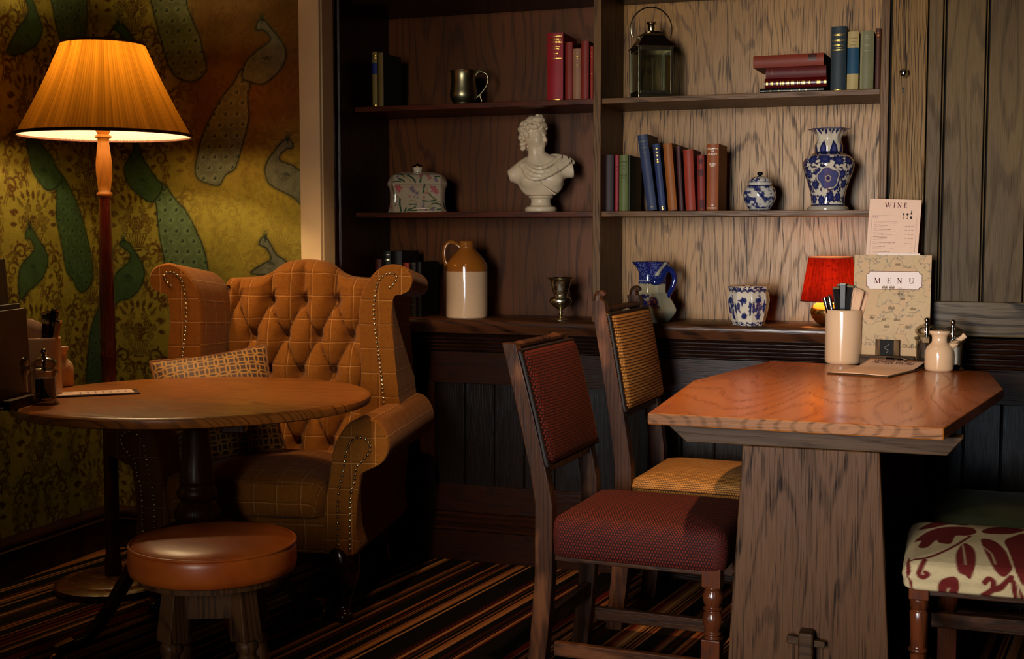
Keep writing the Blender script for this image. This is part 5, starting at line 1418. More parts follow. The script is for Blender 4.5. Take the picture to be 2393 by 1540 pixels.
# ---- ginger jar, vase, pitcher and pot: painted porcelain
def porcelain(name, rough=.07):
    t = NT(name); return t.bsdf(t.attr('Col'), rough, 0, None, Coat_Weight=.5, Coat_Roughness=.03, Specular_IOR_Level=.6)
PORC = porcelain('painted_porcelain')
BLUE = np.array([.012,.015,.075]); BLUEM = np.array([.055,.06,.15]); NAVY = np.array([.006,.008,.045]); CRM = np.array([.56,.47,.35])
def lathe_uv(prof, n, rfun=None):
    m = MB(); m.lathe(prof, n, rfun=rfun, cap=False); V = np.array(m.v); th = np.arctan2(V[:,1],V[:,0]); return m, V, th
def blossoms(a, z, seed, n, amax, z0, z1, r0, r1, petals=8):
    """blue flower heads, dark outlined, with curling leaves between; returns painter masks"""
    rng = random.Random(seed); d = np.full(a.shape,1e9); core = d.copy(); ray = np.zeros(a.shape); lf = d.copy()
    pts = []
    for i_, zc_ in enumerate(np.linspace(z0+6, z1-8, 4)):
        na = int(2*amax/26)
        for j_ in range(na): pts.append((-amax+(j_+.5*(i_%2)+.25)*2*amax/na+rng.uniform(-2,2), zc_+rng.uniform(-4,4), rng.uniform(r0,r1)))
    for cx_, cz_, r_ in pts:
        dx = (a-cx_+amax)%(2*amax)-amax; dz = z-cz_; q = np.sqrt(dx*dx+dz*dz); t_ = np.arctan2(dz,dx)
        e = q-r_*(1+.13*np.cos(petals*t_)); m_ = e < d; d = np.where(m_,e,d)
        core = np.minimum(core, np.abs(q-r_*.32)-r_*.05); core = np.minimum(core, q-r_*.14)
        ray = np.maximum(ray, (np.cos(petals*2*t_) > .2)*(q < r_*.85)*(q > r_*.4))
        for k in range(5):
            an = rng.uniform(0,6.28); pth = [(r_*1.05*cos(an),r_*1.05*sin(an)),(r_*1.5*cos(an+.25),r_*1.5*sin(an+.25)),(r_*1.75*cos(an+.6),r_*1.75*sin(an+.6))]
            lf = np.minimum(lf, sd_line(dx, dz, pth, [r_*.06,r_*.20,r_*.05]))
    return d, core, ray, lf
# vase
L, s = spot(1934,491,4.47,S2)
r = thing('vase','tall blue and white porcelain vase with scalloped rim and large central flower','vase',L)
vp = fine(prof_px([(47,0),(47,5),(44,9),(39,12),(38,20),(40,40),(46,62),(54,85),(58.5,102),(57,114),(50,124),(38,131),(33,133),(32,136),(32,150),(28.5,158),(27,165),(29,174),(36,183),(45,188.5)],s),14)
vp2 = [(p[0]-.003,p[1]) for p in vp[-60:]][::-1]
def scal(t_, z, r_):
    q = max(0,(z/s-150)/38); return r_*(1+.075*q*cos(8*t_)+.02*q)
m, V, th = lathe_uv(vp+vp2, 300, scal); z = V[:,2]/s
tf = (th+radians(85)+pi)%(2*pi)-pi       # zero where the vase faces the viewer
a = tf*50; col = np.ones((len(V),3))*CRM
d, core, ray, lf = blossoms(a, z, 5, 26, 157, 22, 122, 10, 12.5)
body = (z > 13)&(z < 126); bm_ = body.astype(float)
cq = np.sqrt(a**2+(z-73)**2); ct = np.arctan2(z-73,a); big = cq-(20+4*np.abs(np.sin(2.5*ct+pi/4*0+.3)))
keep = np.clip((big-2)/2,0,1)
col = lay(col, cover(lf,1.2)*bm_*keep, NAVY); col = lay(col, cover(d,1.2)*bm_*keep, BLUE); col = lay(col, (cover(core,1.0)*.6+ray*.12)*bm_*keep*cover(d,1.), BLUEM*1.6)
col = lay(col, cover(big,1.2), BLUEM*1.15); col = lay(col, cover(big,1.)*(np.cos(24*ct) > .3)*.35, BLUE); col = lay(col, cover(np.abs(big)-.7,1.), NAVY)
col = lay(col, cover(cq-7.5,1.), CRM*.8); col = lay(col, cover(cq-5,1.)*1, BLUE); col = lay(col, cover(np.abs(cq-7.5-.8*np.cos(16*ct))-.5,.8), NAVY)
col = lay(col, cover(sd_line(a, z, [(0,50),(1,30),(0,12)],.9),1.), NAVY)
neck = (z > 130)&(z < 178); lb = np.abs((tf*8/(2*pi))%1-.5)*2   # lappets
hgt = 131+30*np.clip(1-lb*1.25,0,1)**.6
col = lay(col, neck*(z < hgt).astype(float), BLUE); col = lay(col, neck*(np.abs(z-hgt) < 1.2).astype(float), NAVY); col = lay(col, neck*((z < hgt-9)&(z > 136)&(lb < .35)).astype(float)*.6, BLUEM*1.3)
rim = 179+4*np.cos(16*tf); col = lay(col, ((z > rim)&(np.sin(9*tf*3) > -.4)).astype(float), BLUE); col = lay(col, ((z > 186)).astype(float), BLUEM)
for zc, w in ((128.5,1.4),(134,1.5),(12.5,1.2)): col = lay(col, (np.abs(z-zc) < w).astype(float), NAVY)
col = lay(col, ((z < 9)).astype(float), CRM*.7)
m.build('body', PORC, r, smooth=60, col=col, recalc=True)
# ginger jar
L, s = spot(1775,492,4.46,S2)
r = thing('ginger_jar','small round blue and white lidded ginger jar beside the vase','jar',L)
jp = fine(prof_px([(23,0),(24,1),(24.5,4),(30,13),(36,27),(37.5,38),(35,49),(29,58),(26.5,61),(27.5,63),(28,65),(26,66)],s),8)
def jarpaint(V, th, s, seed, z0, z1):
    z = V[:,2]/s; a = th*36; n = fbm(a/9+40, z/7, 3, seed); n2 = fbm(a/4+40, z/4, 2, seed+3)
    col = np.ones((len(V),3))*CRM*np.array([.9,.95,1.05])
    k = np.clip((n+.25*n2-.60)*14,0,1)*((z > z0)&(z < z1)); col = lay(col, k, BLUE*(1))
    col = lay(col, k*(n2 > .55)*.6, BLUEM)
    return col, z
m, V, th = lathe_uv(jp, 160); col, z = jarpaint(V, th, s, 4, 5, 58)
col = lay(col, ((np.abs(z-58) < 1.3)|(z < 4)).astype(float), BLUE); m.build('body', PORC, r, smooth=60, col=col)
lpf = fine(prof_px([(26,65.5),(25.5,68),(23,73),(16,78),(6,80.5),(.01,81)],s),6)
m, V, th = lathe_uv(lpf, 120); col, z = jarpaint(V, th, s, 9, 60, 90); col = lay(col, ((z < 68)).astype(float)*.8, BLUE); l_ = m.build('lid', PORC, r, smooth=60, col=col)
MB().lathe(fine(prof_px([(4,80),(3.5,82),(6.5,85),(6,89),(.01,91)],s),4),20,cap=False).build('lid_knob', plain('navy_glaze','#05060f',.08), l_, smooth=60)
# hexagonal pot
L, s = spot(1749,760,4.375,LED)
r = thing('jardiniere','squat eight-sided blue and white porcelain pot on the ledge','pot',L)
def hexr(t_, z, r_, ph=0, n=8):
    q = ((t_-ph)%(2*pi/n))-pi/n; h = cos(pi/n)/cos(q); return r_*(.15+.85*h)*1.03
HPH = radians(-71.5)
hp2 = fine(prof_px([(35,0),(36.5,2),(37,5),(41,20),(46,45),(47.5,60),(45.5,74),(43,79),(46.5,84),(48,91),(47,93),(44,92),(41,82),(42,60),(35,15),(.01,8)],s),9)
m, V, th = lathe_uv(hp2, 288, lambda t_,z,r_: hexr(t_,z,r_,HPH)); z = V[:,2]/s; tf = (th-radians(-94.5)+pi)%(2*pi)-pi; a = tf*46
n = fbm(a/5+50,z/5,3,8); n2 = fbm(a/3+50,z/3,2,2)
pn = (a/36.1+.5)%1-.5; aa = pn*36.1; edge = np.abs(np.abs(pn)-.5)
col = np.ones((len(V),3))*CRM*1.05
scene = np.maximum(np.exp(-((aa+3)/11)**2-((z-58)/9)**2), np.maximum(np.exp(-((aa)/8)**2-((z-22)/9)**2), np.exp(-((np.abs(aa)-14)/4)**2-((z-50+np.abs(aa)*.5)/17)**2)))
out = (np.abs(a) > 26)
scene = np.where(out, np.maximum(scene, .75*np.exp(-((aa)/14)**2-((z-45)/26)**2)), scene)
k = np.clip((scene+.9*(n-.5)+.5*(n2-.5)-.42)*9,0,1)*((z > 12)&(z < 78)); col = lay(col,k,BLUE*1.1); col = lay(col,k*(n2 > .58)*.5,BLUEM)
bd = np.clip((n2-.40)*8,0,1)
col = lay(col, bd*((z > 79)|(z < 9)), BLUE); col = lay(col, ((np.abs(z-82-3*np.cos(a*.4)) < 2.5)).astype(float)*.9, BLUE); col = lay(col, (z > 91.3).astype(float), np.array([.45,.25,.12]))
m.build('body', PORC, r, smooth=40, col=col)
# octagonal pitcher
L, s = spot(1524,752,4.43,LED)
r = thing('pitcher','eight-sided blue and cream ironstone pitcher with serpent handle on the ledge','pitcher',L)
pp2 = fine(prof_px([(37,0),(40,3),(48,12),(57,26),(55,36),(46,52),(35,66),(32,70),(31.5,88),(32,95),(32,112),(34,124),(40,138),(41,139.5),(38,138),(30,118),(28,80),(.01,60)],s),8)
PPH = radians(-77)-pi/8
def octr(t_, z, r_):
    q = ((t_-PPH)%(pi/4))-pi/8; h = cos(pi/8)/cos(q); lip = max(0,(z/s-112)/28)
    return r_*(.2+.8*h)*1.04*(1+.22*lip*max(0,cos(t_-pi))**3)*(1+.02*lip*cos(16*t_))
m, V, th = lathe_uv(pp2, 256, octr); z = V[:,2]/s; tf = (th-radians(-77)+pi)%(2*pi)-pi; a = tf*40
n = fbm(a/6+50,z/6,3,12); n2 = fbm(a/2.5+50,z/2.5,3,5)
col = np.ones((len(V),3))*np.array([.40,.36,.23]); col = lay(col, np.clip((26-z)/14,0,1)*.55, np.array([.16,.22,.20]))
nk = (z > 90+2*np.sin(a*.7)); col = lay(col, nk.astype(float), np.array([.010,.013,.10])); col = lay(col, nk*np.clip((n2-.56)*9,0,1)*.55, np.array([.16,.2,.4])); col = lay(col, (np.abs(z-96) < .8).astype(float)*.8, np.array([.4,.4,.5]))
col = lay(col, (z > 108)*cover(sd_line(a,z,[(4,100),(22,122),(34,136)],4.5),2)*.9, np.array([.42,.40,.27]))
lf = (a < -8)&(z < 66)&(z > 14); col = lay(col, lf*np.clip((n-.36)*8,0,1), np.array([.012,.015,.11])); 
fl_ = np.exp(-((a-2)/13)**2-((z-48)/17)**2); k = np.clip((fl_+.8*(n-.5)-.45)*8,0,1)*(z < 70); col = lay(col,k,np.array([.02,.015,.10])); col = lay(col,k*np.clip((n2-.48)*9,0,1)*.9,np.array([.50,.16,.08]))
m.build('body', PORC, r, smooth=40, col=col)
BGL = plain('cobalt_glaze','#12205a',.08,Coat_Weight=.4)
hp_ = [(-4,95,30),(4,94,33),(16,97,31),(24,106,24),(28,116,16),(36,123,10),(46,118,6),(51,104,4),(49,88,4),(42,72,6),(36,60,12),(33,48,22),(36,36,32)]
u_ = Vector((cos(radians(13)),sin(radians(13)),0)); w_ = Vector((sin(radians(13)),-cos(radians(13)),0))
P = spline(hp_,5); MB().tube([u_*(p[0]*s)+w_*(p[2]*s)+Vector((0,0,p[1]*s)) for p in P],[p[0]*s for p in spline([(5,),(8,),(8,),(7.2,),(7,),(7,),(7,),(6.6,),(6.2,),(6,),(6,),(6,),(2,)],5)],12).build('handle', BGL, r, smooth=70)

# ---- flowered casket
L, s = spot(977,494,4.45,S2)
r = thing('casket','lidded oblong china casket painted with tulips and leaves, gilt knob','box',L,radians(21))
PK = np.array([.42,.07,.10]); GR = np.array([.015,.07,.03]); VI = np.array([.12,.08,.17]); YG = np.array([.30,.24,.05])
def cz(x_, y_): return ((x_-845)/11.0, (1375-y_)/11.0)
STR = [([(220,720),(260,880),(330,970),(410,1030)],1.6,GR),([(405,1040),(400,1150),(420,1260),(435,1345)],2.2,GR),([(560,1260),(530,1345)],2.0,GR),([(620,1290),(720,1270),(800,1230)],1.7,GR),([(590,1330),(830,1325)],1.3,GR),([(640,1170),(740,1160),(820,1170)],1.7,GR),([(1030,680),(1010,800),(1000,870)],2.0,GR),
 ([(1130,890),(1220,980),(1320,1060)],2.1,GR),([(970,1075),(1150,1085),(1320,1065)],1.7,GR),([(1220,1150),(1330,1140),(1430,1180)],2.0,GR),([(1160,1300),(1200,1260),(1290,1250)],1.4,GR),([(1340,1295),(1440,1285)],1.5,GR),([(1500,1120),(1520,1220),(1550,1290)],1.7,GR),([(620,1110),(720,1060),(850,1130)],1.0,YG),([(1090,760),(1120,900),(1300,1040),(1390,1110)],1.0,YG),([(1110,1300),(1160,1200),(1280,1150)],1.0,YG),([(240,900),(330,980),(400,1020)],1.0,YG),
 ([(330,405),(450,420),(520,470)],1.6,GR),([(600,430),(720,500),(800,610)],2.2,GR),([(390,530),(460,550),(530,605)],2.0,GR),([(240,600),(430,590)],1.5,GR),([(560,460),(620,540),(680,590)],1.2,YG),([(940,490),(920,610)],2.2,GR),([(1290,470),(1410,465)],1.6,GR),([(480,440),(530,600)],.9,YG),([(1480,500),(1560,600)],1.2,YG)]
BLO = [(380,760,8.5,PK,5),(330,730,5,PK,4),(370,850,4,PK,3),(1270,800,9,PK,5),(1340,860,5,PK,4),(1210,730,5,PK,4),(1060,880,3.5,PK,3),(1010,990,3.5,PK,3),(650,970,3.5,PK,3),(770,980,2.6,VI,4),(690,780,5,VI,7),(760,830,6,VI,7),(840,890,5,VI,7),(730,740,3.5,VI,6),(850,1000,2.5,VI,5),(1000,1150,4,VI,6),(990,1220,4,VI,6),(940,1290,3.5,VI,6),(1060,1290,4.5,VI,6),(260,1010,3,VI,5),(310,1090,3.5,VI,5),(300,1180,3.5,VI,5),(1230,1290,5,VI,7),(930,440,5,PK,3),(1110,440,4,PK,3),(1160,500,5,PK,3),(1310,540,5,VI,7),(1340,590,3,VI,6),(350,480,4,VI,6),(180,1250,3.5,PK,5)]
def cpaint(V, ux, s):
    x_ = ux/s; z_ = V[:,2]/s; col = np.ones((len(V),3))*np.array([.46,.37,.25])
    for P, w, c_ in STR: col = lay(col, cover(sd_line(x_,z_,spline([cz(*q) for q in P],4),w*.85),.6), c_)
    for bx, by, rr, c_, np_ in BLO:
        q = cz(bx,by); dx, dz = x_-q[0], z_-q[1]; t_ = np.arctan2(dz,dx); dd = np.sqrt(dx*dx+dz*dz)
        col = lay(col, cover(dd-rr*(.75+.3*np.cos(np_*t_)),1.0)*.85, c_); col = lay(col, cover(dd-rr*.2,.8)*.7, c_*1.8)
    for i in (-1,1):
        col = lay(col, cover(np.abs(x_-i*58)-4,6)*.55, np.array([.12,.05,.03]))
    return col
def casket(prof, hx, hy, rad, name, par, top):
    m = MB(); pf = spline(prof, 14)
    pad(m, -hx, hx, -hy, hy, [(p[0],p[1]) for p in pf], rad, top, 14, 6, 70)
    V = np.array(m.v); return m.build(name, PORC, par, smooth=60, col=cpaint(V, V[:,0], s))
hx, hy = 68.5*s, 44*s
casket([(0,0),(.5*s,2*s),(4*s,14*s),(5.5*s,36*s),(4*s,54*s),(.5*s,61*s),(-.5*s,64*s)], hx, hy, 16*s, 'body', r, 0)
ld = casket([(-.8*s,64.5*s),(-.5*s,67*s),(3*s,76*s),(10*s,86*s),(22*s,91*s)], hx, hy, 16*s, 'lid', r, 4*s)
k_ = MB().lathe(prof_px([(10,93),(9.5,96),(11,102),(12,104),(12,107)],s),28,cap=False); k_.build('lid_knob', plain('cream_glaze','#d8c8b0',.1), ld, smooth=50)
MB().lathe(prof_px([(12,105),(12.6,107),(12,109),(8,111),(4,113),(.01,115)],s),28,cap=False).build('gilt_top', metal('gilding','#b07a30',.15), ld, smooth=50)

# ---- bust
L, s = spot(1264,494,4.46,S2)
r = thing('bust','cream marble bust of a curly haired youth looking right, on round socle','statue',L,radians(16))
MARB = plain('cream_marble','#d8c1a0',.36,var=.05,scale=5,Coat_Weight=.06)
def bp_(zx, zy): return ((zx-590)/3794.0, (1450-zy)/3794.0)
MB().lathe(fine([(.056,0),(.0575,.003),(.058,.010),(.055,.018),(.046,.0215),(.040,.024),(.0375,.030),(.036,.038),(.037,.046),(.040,.050),(.0445,.052),(.0445,.057),(.042,.0595),(.0001,.060)],3),48,cap=False).build('socle', MARB, r, smooth=40)
HF = Vector((.80,-.60,0)).normalized(); HR = Vector((-HF.y,HF.x,0))    # where the face looks
def figure(X,Y,Z):
    def ell(c, rd, ax=None):
        if ax is None: dx, dy, dz = X-c[0], Y-c[1], Z-c[2]
        else:
            f = (X-c[0])*ax[0].x+(Y-c[1])*ax[0].y; g = (X-c[0])*ax[1].x+(Y-c[1])*ax[1].y; dx, dy, dz = f, g, Z-c[2]
        k = np.sqrt((dx/rd[0])**2+(dy/rd[1])**2+(dz/rd[2])**2); return (k-1)*min(rd)
    def cap(a, b, ra, rb):
        ax_, bx_ = np.array(a), np.array(b); d = bx_-ax_; px_, py_, pz_ = X-a[0], Y-a[1], Z-a[2]
        t_ = np.clip((px_*d[0]+py_*d[1]+pz_*d[2])/(d@d),0,1)
        return np.sqrt((px_-d[0]*t_)**2+(py_-d[1]*t_)**2+(pz_-d[2]*t_)**2)-(ra+(rb-ra)*t_)
    # torso
    t_ = ell((0,.004,.112),(.083,.046,.066)); t_ = smin(t_, ell((-.032,-.026,.118),(.040,.026,.032)), .012); t_ = smin(t_, ell((.038,-.022,.122),(.042,.026,.032)), .012)
    t_ = smin(t_, cap((-.060,.004,.158),(-.098,.004,.136),.034,.027), .022); t_ = smin(t_, cap((.062,.006,.168),(.112,.004,.152),.034,.028), .022)
    t_ = smin(t_, cap((-.010,.004,.150),(.010,.006,.180),.046,.034), .03)
    t_ = np.maximum(t_, -(Z-.0605)); t_ = np.maximum(t_, (X-.116)*.96+(Z-.15)*.12+(Y)*.15); t_ = np.maximum(t_, -(X+.117)*.9-(Z-.13)*.25)
    t_ = np.maximum(t_, (Y-.030)*.9-(Z-.12)*.25)
    # neck and head
    hc = np.array((-.022,-.002,.275)); H = lambda f,g,z: tuple(hc+np.array((HF.x*f+HR.x*g, HF.y*f+HR.y*g, z)))
    h = ell(H(-.004,0,.008),(.047,.037,.046),(HF,HR)); h = smin(h, ell(H(.014,0,-.022),(.030,.029,.040),(HF,HR)), .016)
    h = smin(h, ell(H(.030,0,-.052),(.0115,.012,.010),(HF,HR)), .010)                       # chin
    h = smin(h, cap(H(.041,0,.004),H(.0495,0,-.018),.0042,.0062), .005)                      # nose
    h = smin(h, cap(H(.043,0,-.0205),H(.043,.006,-.0205),.0035,.0035), .003); h = smin(h, cap(H(.041,-.006,-.0205),H(.043,0,-.0205),.0035,.0035), .003)
    for sg in (1,-1):
        h = smin(h, cap(H(.040,sg*.006,.008),H(.032,sg*.024,.008),.0045,.005), .006)         # brow
        h = -smin(-h, ell(H(.043,sg*.015,.0005),(.007,.008,.005),(HF,HR)), .004)             # eye hollow
        h = smin(h, ell(H(.0345,sg*.0145,.000),(.0062,.0075,.0052),(HF,HR)), .002)           # eyeball
        h = smin(h, ell(H(.024,sg*.022,-.018),(.014,.011,.015),(HF,HR)), .010)               # cheek
    for zz_, rr_ in ((-.0315,.0036),(-.0385,.0040)): h = smin(h, cap(H(.0375,-.009,zz_),H(.0415,0,zz_),rr_,rr_), .0025); h = smin(h, cap(H(.0415,0,zz_),H(.0375,.009,zz_),rr_,rr_), .0025)
    h = -smin(-h, cap(H(.0435,-.008,-.0349),H(.0435,.008,-.0349),.0010,.0010), .0012)
    n_ = cap((-.012,.006,.165),(-.020,.004,.240),.034,.028); body = smin(smin(t_, n_, .018), h, .010)
    body = smin(body, cap((-.008,-.024,.168),(-.026,-.020,.222),.006,.006), .012)
    # curls
    rng = random.Random(11); hair = np.full(X.shape, 1e3)
    hair = np.minimum(hair, ell(H(-.010,0,.014),(.050,.042,.048),(HF,HR))+.0015); hair = np.maximum(hair, (((X-hc[0])*HF.x+(Y-hc[1])*HF.y)-.018-(Z-hc[2]-.022)*.9)*.7)
    hair = np.maximum(hair, -(Z-hc[2]+.03+.4*((X-hc[0])*HF.x+(Y-hc[1])*HF.y)))
    cur = []
    for i in range(74):
        az = rng.uniform(-pi,pi); el_ = rng.uniform(-.45,1.45); f, g, u_ = cos(az)*cos(el_), sin(az)*cos(el_), sin(el_)
        P_ = (-.008+.050*f, .042*g, .012+.049*u_)
        if f > .15 and u_ < .50: continue
        cur.append((P_, rng.uniform(.0075,.0115)))
    for a_ in np.linspace(-1.5,1.5,13): cur.append(((.0435*cos(a_)*.95-.002, .040*sin(a_), .034+.004*sin(a_*9)-.004*abs(a_)), .0088))
    for a_ in np.linspace(-1.0,1.0,7): cur.append(((.030*cos(a_), .026*sin(a_), .056), .0105))
    cur += [((.022,.004,.066),.0105),((.018,-.008,.068),.010),((.030,0,.060),.009),((-.046,-.012,-.014),.0125),((-.044,.014,-.018),.012),((-.052,-.004,-.004),.012),((-.040,-.020,-.030),.011),((-.034,-.026,-.044),.0105),((-.040,0,-.040),.012),((-.022,-.036,-.010),.010),((-.020,-.038,.004),.010)]
    for P_, rr_ in cur:
        c_ = H(*P_); q = np.sqrt((X-c_[0])**2+(Y-c_[1])**2+(Z-c_[2])**2)
        near = q < rr_*2.2
        if not near.any(): continue
        qn = q[near]; sw = .0016*np.sin(qn*1500+np.arctan2(Z[near]-c_[2],X[near]-c_[0])*2)
        hair[near] = smin(hair[near], qn-rr_+sw, .0022)
    body = smin(body, hair, .002)
    # cloak folds from the left clasp round to the right shoulder
    for k, (a_, m_, b_, rr_) in enumerate((((-.064,-.030,.166),(-.010,-.062,.118),(.098,-.026,.176),.0085),((-.062,-.030,.170),(.002,-.060,.130),(.104,-.020,.184),.0090),((-.058,-.026,.174),(.010,-.056,.144),(.092,-.016,.194),.0095),((-.050,-.022,.176),(.004,-.046,.158),(.070,-.012,.200),.0090),((-.066,-.028,.160),(-.024,-.062,.116),(.060,-.050,.150),.0065),
        ((.040,.010,.200),(.080,.010,.196),(.112,.006,.180),.014),((-.062,-.010,.176),(-.050,.010,.190),(-.010,.034,.196),.013))):
        P_ = []
        for i in range(9):
            q = i/8; P_.append(tuple((1-q)**2*a_[j]+2*q*(1-q)*(2*m_[j]-.5*a_[j]-.5*b_[j])+q*q*b_[j] for j in range(3)))
        for i in range(8): body = smin(body, cap(P_[i],P_[i+1],rr_*.82,rr_*.82), .0022)
    body = smin(body, ell((-.066,-.030,.166),(.011,.008,.011)), .004)
    body = smin(body, cap((-.004,-.049,.104),(.052,-.046,.064),.003,.003), .005)
    return body
vs, fs = surface_nets(figure, (-.128,-.075,.055), (.130,.062,.352), (150,80,172))
o = MB().add(vs, fs).build('figure', MARB, r, smooth=180, recalc=True)
md = o.modifiers.new('soft','SMOOTH'); md.factor = .5; md.iterations = 2

# ---- lantern
L, s = spot(1521,222,4.47,S1)
LS = metal('nickel_lantern','#b8ab88',.24,.1,20); PANE = thin_glass('lantern_pane',(.94,.97,.94),.04)
r = thing('lantern','square nickel and glass lantern with ring handle on upper shelf','lantern',L,radians(28))
h = .0625; ZT_ = 118*s
MB().box(-h,h,-h,h,0,.018).build('base', LS, r, bevel=.002)
m = MB()
for sx in (-1,1):
    for sy in (-1,1): MB().box(sx*h-.0045*(sx+1)*1.0,sx*h+.0045*(1-sx)*1.0,sy*h-.0045*(sy+1),sy*h+.0045*(1-sy),.018,ZT_).build('post', LS, r, bevel=.0008)
for z0_, nm_ in ((.018,'lower_frame'),(ZT_-.012,'upper_frame')):
    m = MB()
    for k in range(4): a_ = MB().box(-h+.009,h-.009,-h+.001,-h+.006,z0_,z0_+.012); a_.xform(rotm(k*pi/2)); m.add(a_.v,a_.f,a_.uv)
    m.build(nm_, LS, r, bevel=.0008)
for k in range(4):
    a_ = MB().box(-h+.0095,h-.0095,-h+.003,-h+.0045,.0305,ZT_-.0125); a_.xform(rotm(k*pi/2)); a_.build('pane', PANE, r)
m = MB()
def frust(m, z0, h0, z1, h1):
    v = [(a*h0,b*h0,z0) for a,b in ((-1,-1),(1,-1),(1,1),(-1,1))]+[(a*h1,b*h1,z1) for a,b in ((-1,-1),(1,-1),(1,1),(-1,1))]
    m.add(v,[(3,2,1,0),(4,5,6,7),(0,1,5,4),(1,2,6,5),(2,3,7,6),(3,0,4,7)])
frust(m, ZT_, h+.003, ZT_+.004, h+.003); frust(m, ZT_+.004, h+.001, 149*s, .034); frust(m, 149*s, .036, 151*s, .036); frust(m, 151*s, .034, 157*s, .022); m.build('roof', LS, r, bevel=.0008)
MB().lathe(prof_px([(10,157),(7,160),(8,166),(7,172),(11,176),(12,178),(11,179),(.01,179)],s),24).build('chimney', LS, r, smooth=40)
rr_ = 49*s; cz_ = 163*s
P = [(rr_*cos(a_)*1.0, 0, cz_+rr_*1.02*sin(a_)) for a_ in np.linspace(radians(-22),radians(202),40)]
MB().tube(P, .0033, 8, sq=.6).build('handle', LS, r, smooth=60)
for sx in (-1,1):
    a_ = MB().box(sx*.040-.005,sx*.040+.005,-.007,.007,128*s,146*s); a_.tube([(sx*.036,0,143*s),(sx*.052,0,144*s)],.004,10); a_.build('handle_lug', LS, r, bevel=.001)

# ---- red table lamp
TL0, s = spot(1938,763,4.42,LED); TLAMP = TL0
r = thing('table_lamp','small lit table lamp with red silk shade and gold egg base','lamp',TL0)
MB().lathe(fine(prof_px([(18,0),(20,1),(30,8),(40,20),(44,32),(42,42),(34,52),(20,59),(8,62),(5,64)],s),4),48).build('base', metal('polished_gold','#e0b060',.22,.05), r, smooth=60)
MB().lathe(prof_px([(6,62),(6,74),(9,76),(9,86),(6,88)],s),20).build('bulb_holder', BRASS, r, smooth=40)
b_ = MB().ball((0,0,100*s),13*s,20,12); b_.build('bulb', BULB, r, smooth=60)
RS = shade_mat('red_slub_silk','#5a0a08','#e8c49a','#b42a12',46,9.0,slub=1.0,tw=.10)
m = MB(); m.grid(lambda a,b:((( 67-17*b)*s*cos(2*pi*a),(67-17*b)*s*sin(2*pi*a),(58+104*b)*s),(a,b)),200,14,cu=True); sd_ = m.build('lamp_shade', RS, r, smooth=180, recalc=False)
MB().tube([(50.3*s*cos(2*pi*i/64),50.3*s*sin(2*pi*i/64),161*s) for i in range(65)],.0022,6,cap=False).build('shade_rim', plain('rim_tape','#c07a50',.7), sd_, smooth=60)
MB().tube([(67.2*s*cos(2*pi*i/64),67.2*s*sin(2*pi*i/64),59*s) for i in range(65)],.0018,6,cap=False).build('shade_rim', plain('rim_tape_red','#4a0a08',.7), sd_, smooth=60)
TLZ = LED+100*s

# ---- books
PAGE = plain('book_pages','#b09a74',.8,var=.12,scale=200); GOLD = metal('gold_blocking','#d8b05a',.3)
_BK = {}
def cloth(c, rough=.6, var=.18):
    if (c,rough) not in _BK:
        t = NT('book_cloth'); co = t.coord(); n = t.noise(co,14,3); f = t.noise(co,900,2); l_ = lin(c)
        cc = t.ramp(n,[(.25,tuple(q*(1-var) for q in l_)),(.75,tuple(min(1,q*(1+var)) for q in l_))])
        _BK[(c,rough)] = t.bsdf(cc,rough,0,t.bump(f,.2,.0006),Specular_IOR_Level=.35)
    return _BK[(c,rough)]
def book(label, loc, rz, tilt, w, h, d, c, group, marks=(), text=(), flat=False, rough=.55, ink=None, panel=None):
    """upright, spine towards the viewer (-y); flat books lie with the spine showing"""
    r = thing('book', label, 'book', loc, rz, group)
    M = Matrix.Rotation(tilt,4,'Y')
    if flat: M = Matrix.Rotation(radians(90),4,'Y') @ Matrix.Translation((-w,0,-h/2))
    mt = cloth(c, rough); bt = min(.003,w*.12)
    m = MB()
    n_ = 8; P = []
    for k in range(n_+1):
        q = k/n_; P.append((w*q, -.18*w*sin(pi*q)*min(1,.03/w)))
    sh_ = P+[(w,d),(w-bt,d),(w-bt,.006)]+[(bt,.006),(bt,d),(0,d)]
    m.prism(sh_, 0, h, 'z'); m.xform(M); m.build('cover', mt, r, smooth=30)
    m = MB().box(bt*1.05,w-bt*1.05,.0065,d-.004,.003,h-.003); m.xform(M); m.build('pages', PAGE, r)
    def yq(xq): return -.18*w*sin(pi*xq/w)*min(1,.03/w)-.0004
    def strip(z0, z1, x0=.08, x1=.92, n=8):
        a = MB()
        for k in range(n):
            xa, xb_ = w*(x0+(x1-x0)*k/n), w*(x0+(x1-x0)*(k+1)/n)
            a.add([(xa,yq(xa),z0),(xb_,yq(xb_),z0),(xb_,yq(xb_),z1),(xa,yq(xa),z1)],[(0,1,2,3)])
        return a
    if panel:
        a = strip(h*panel[0], h*panel[1], .0, 1.0); a.v = [(p[0],p[1]-.0002,p[2]) for p in a.v]; a.xform(M); a.build('label_panel', cloth(panel[2]), r, smooth=None, recalc=False)
    a = MB()
    for mk in marks:
        b_ = strip(h*mk[0], h*mk[1], *(mk[2:] if len(mk) > 2 else ())); a.add(b_.v,b_.f,b_.uv)
    if marks: a.v = [(p[0],p[1]-.0003,p[2]) for p in a.v]; a.xform(M); a.build('tooling', ink or GOLD, r, smooth=None, recalc=False)
    a = MB()
    for s_, z_, sz in text:
        vs_, fs_ = text_geo(s_, sz, 'CENTER', .015); wdt = max([abs(v[0]) for v in vs_]+[.001]); k_ = min(1,.44*w/wdt)
        a.add([(w/2+v[0]*k_, yq(w/2+v[0]*k_)-.0003, h*z_+v[2]) for v in vs_],fs_)
    if text: a.xform(M); a.build('title', ink or GOLD, r, smooth=None, recalc=False)
    return r
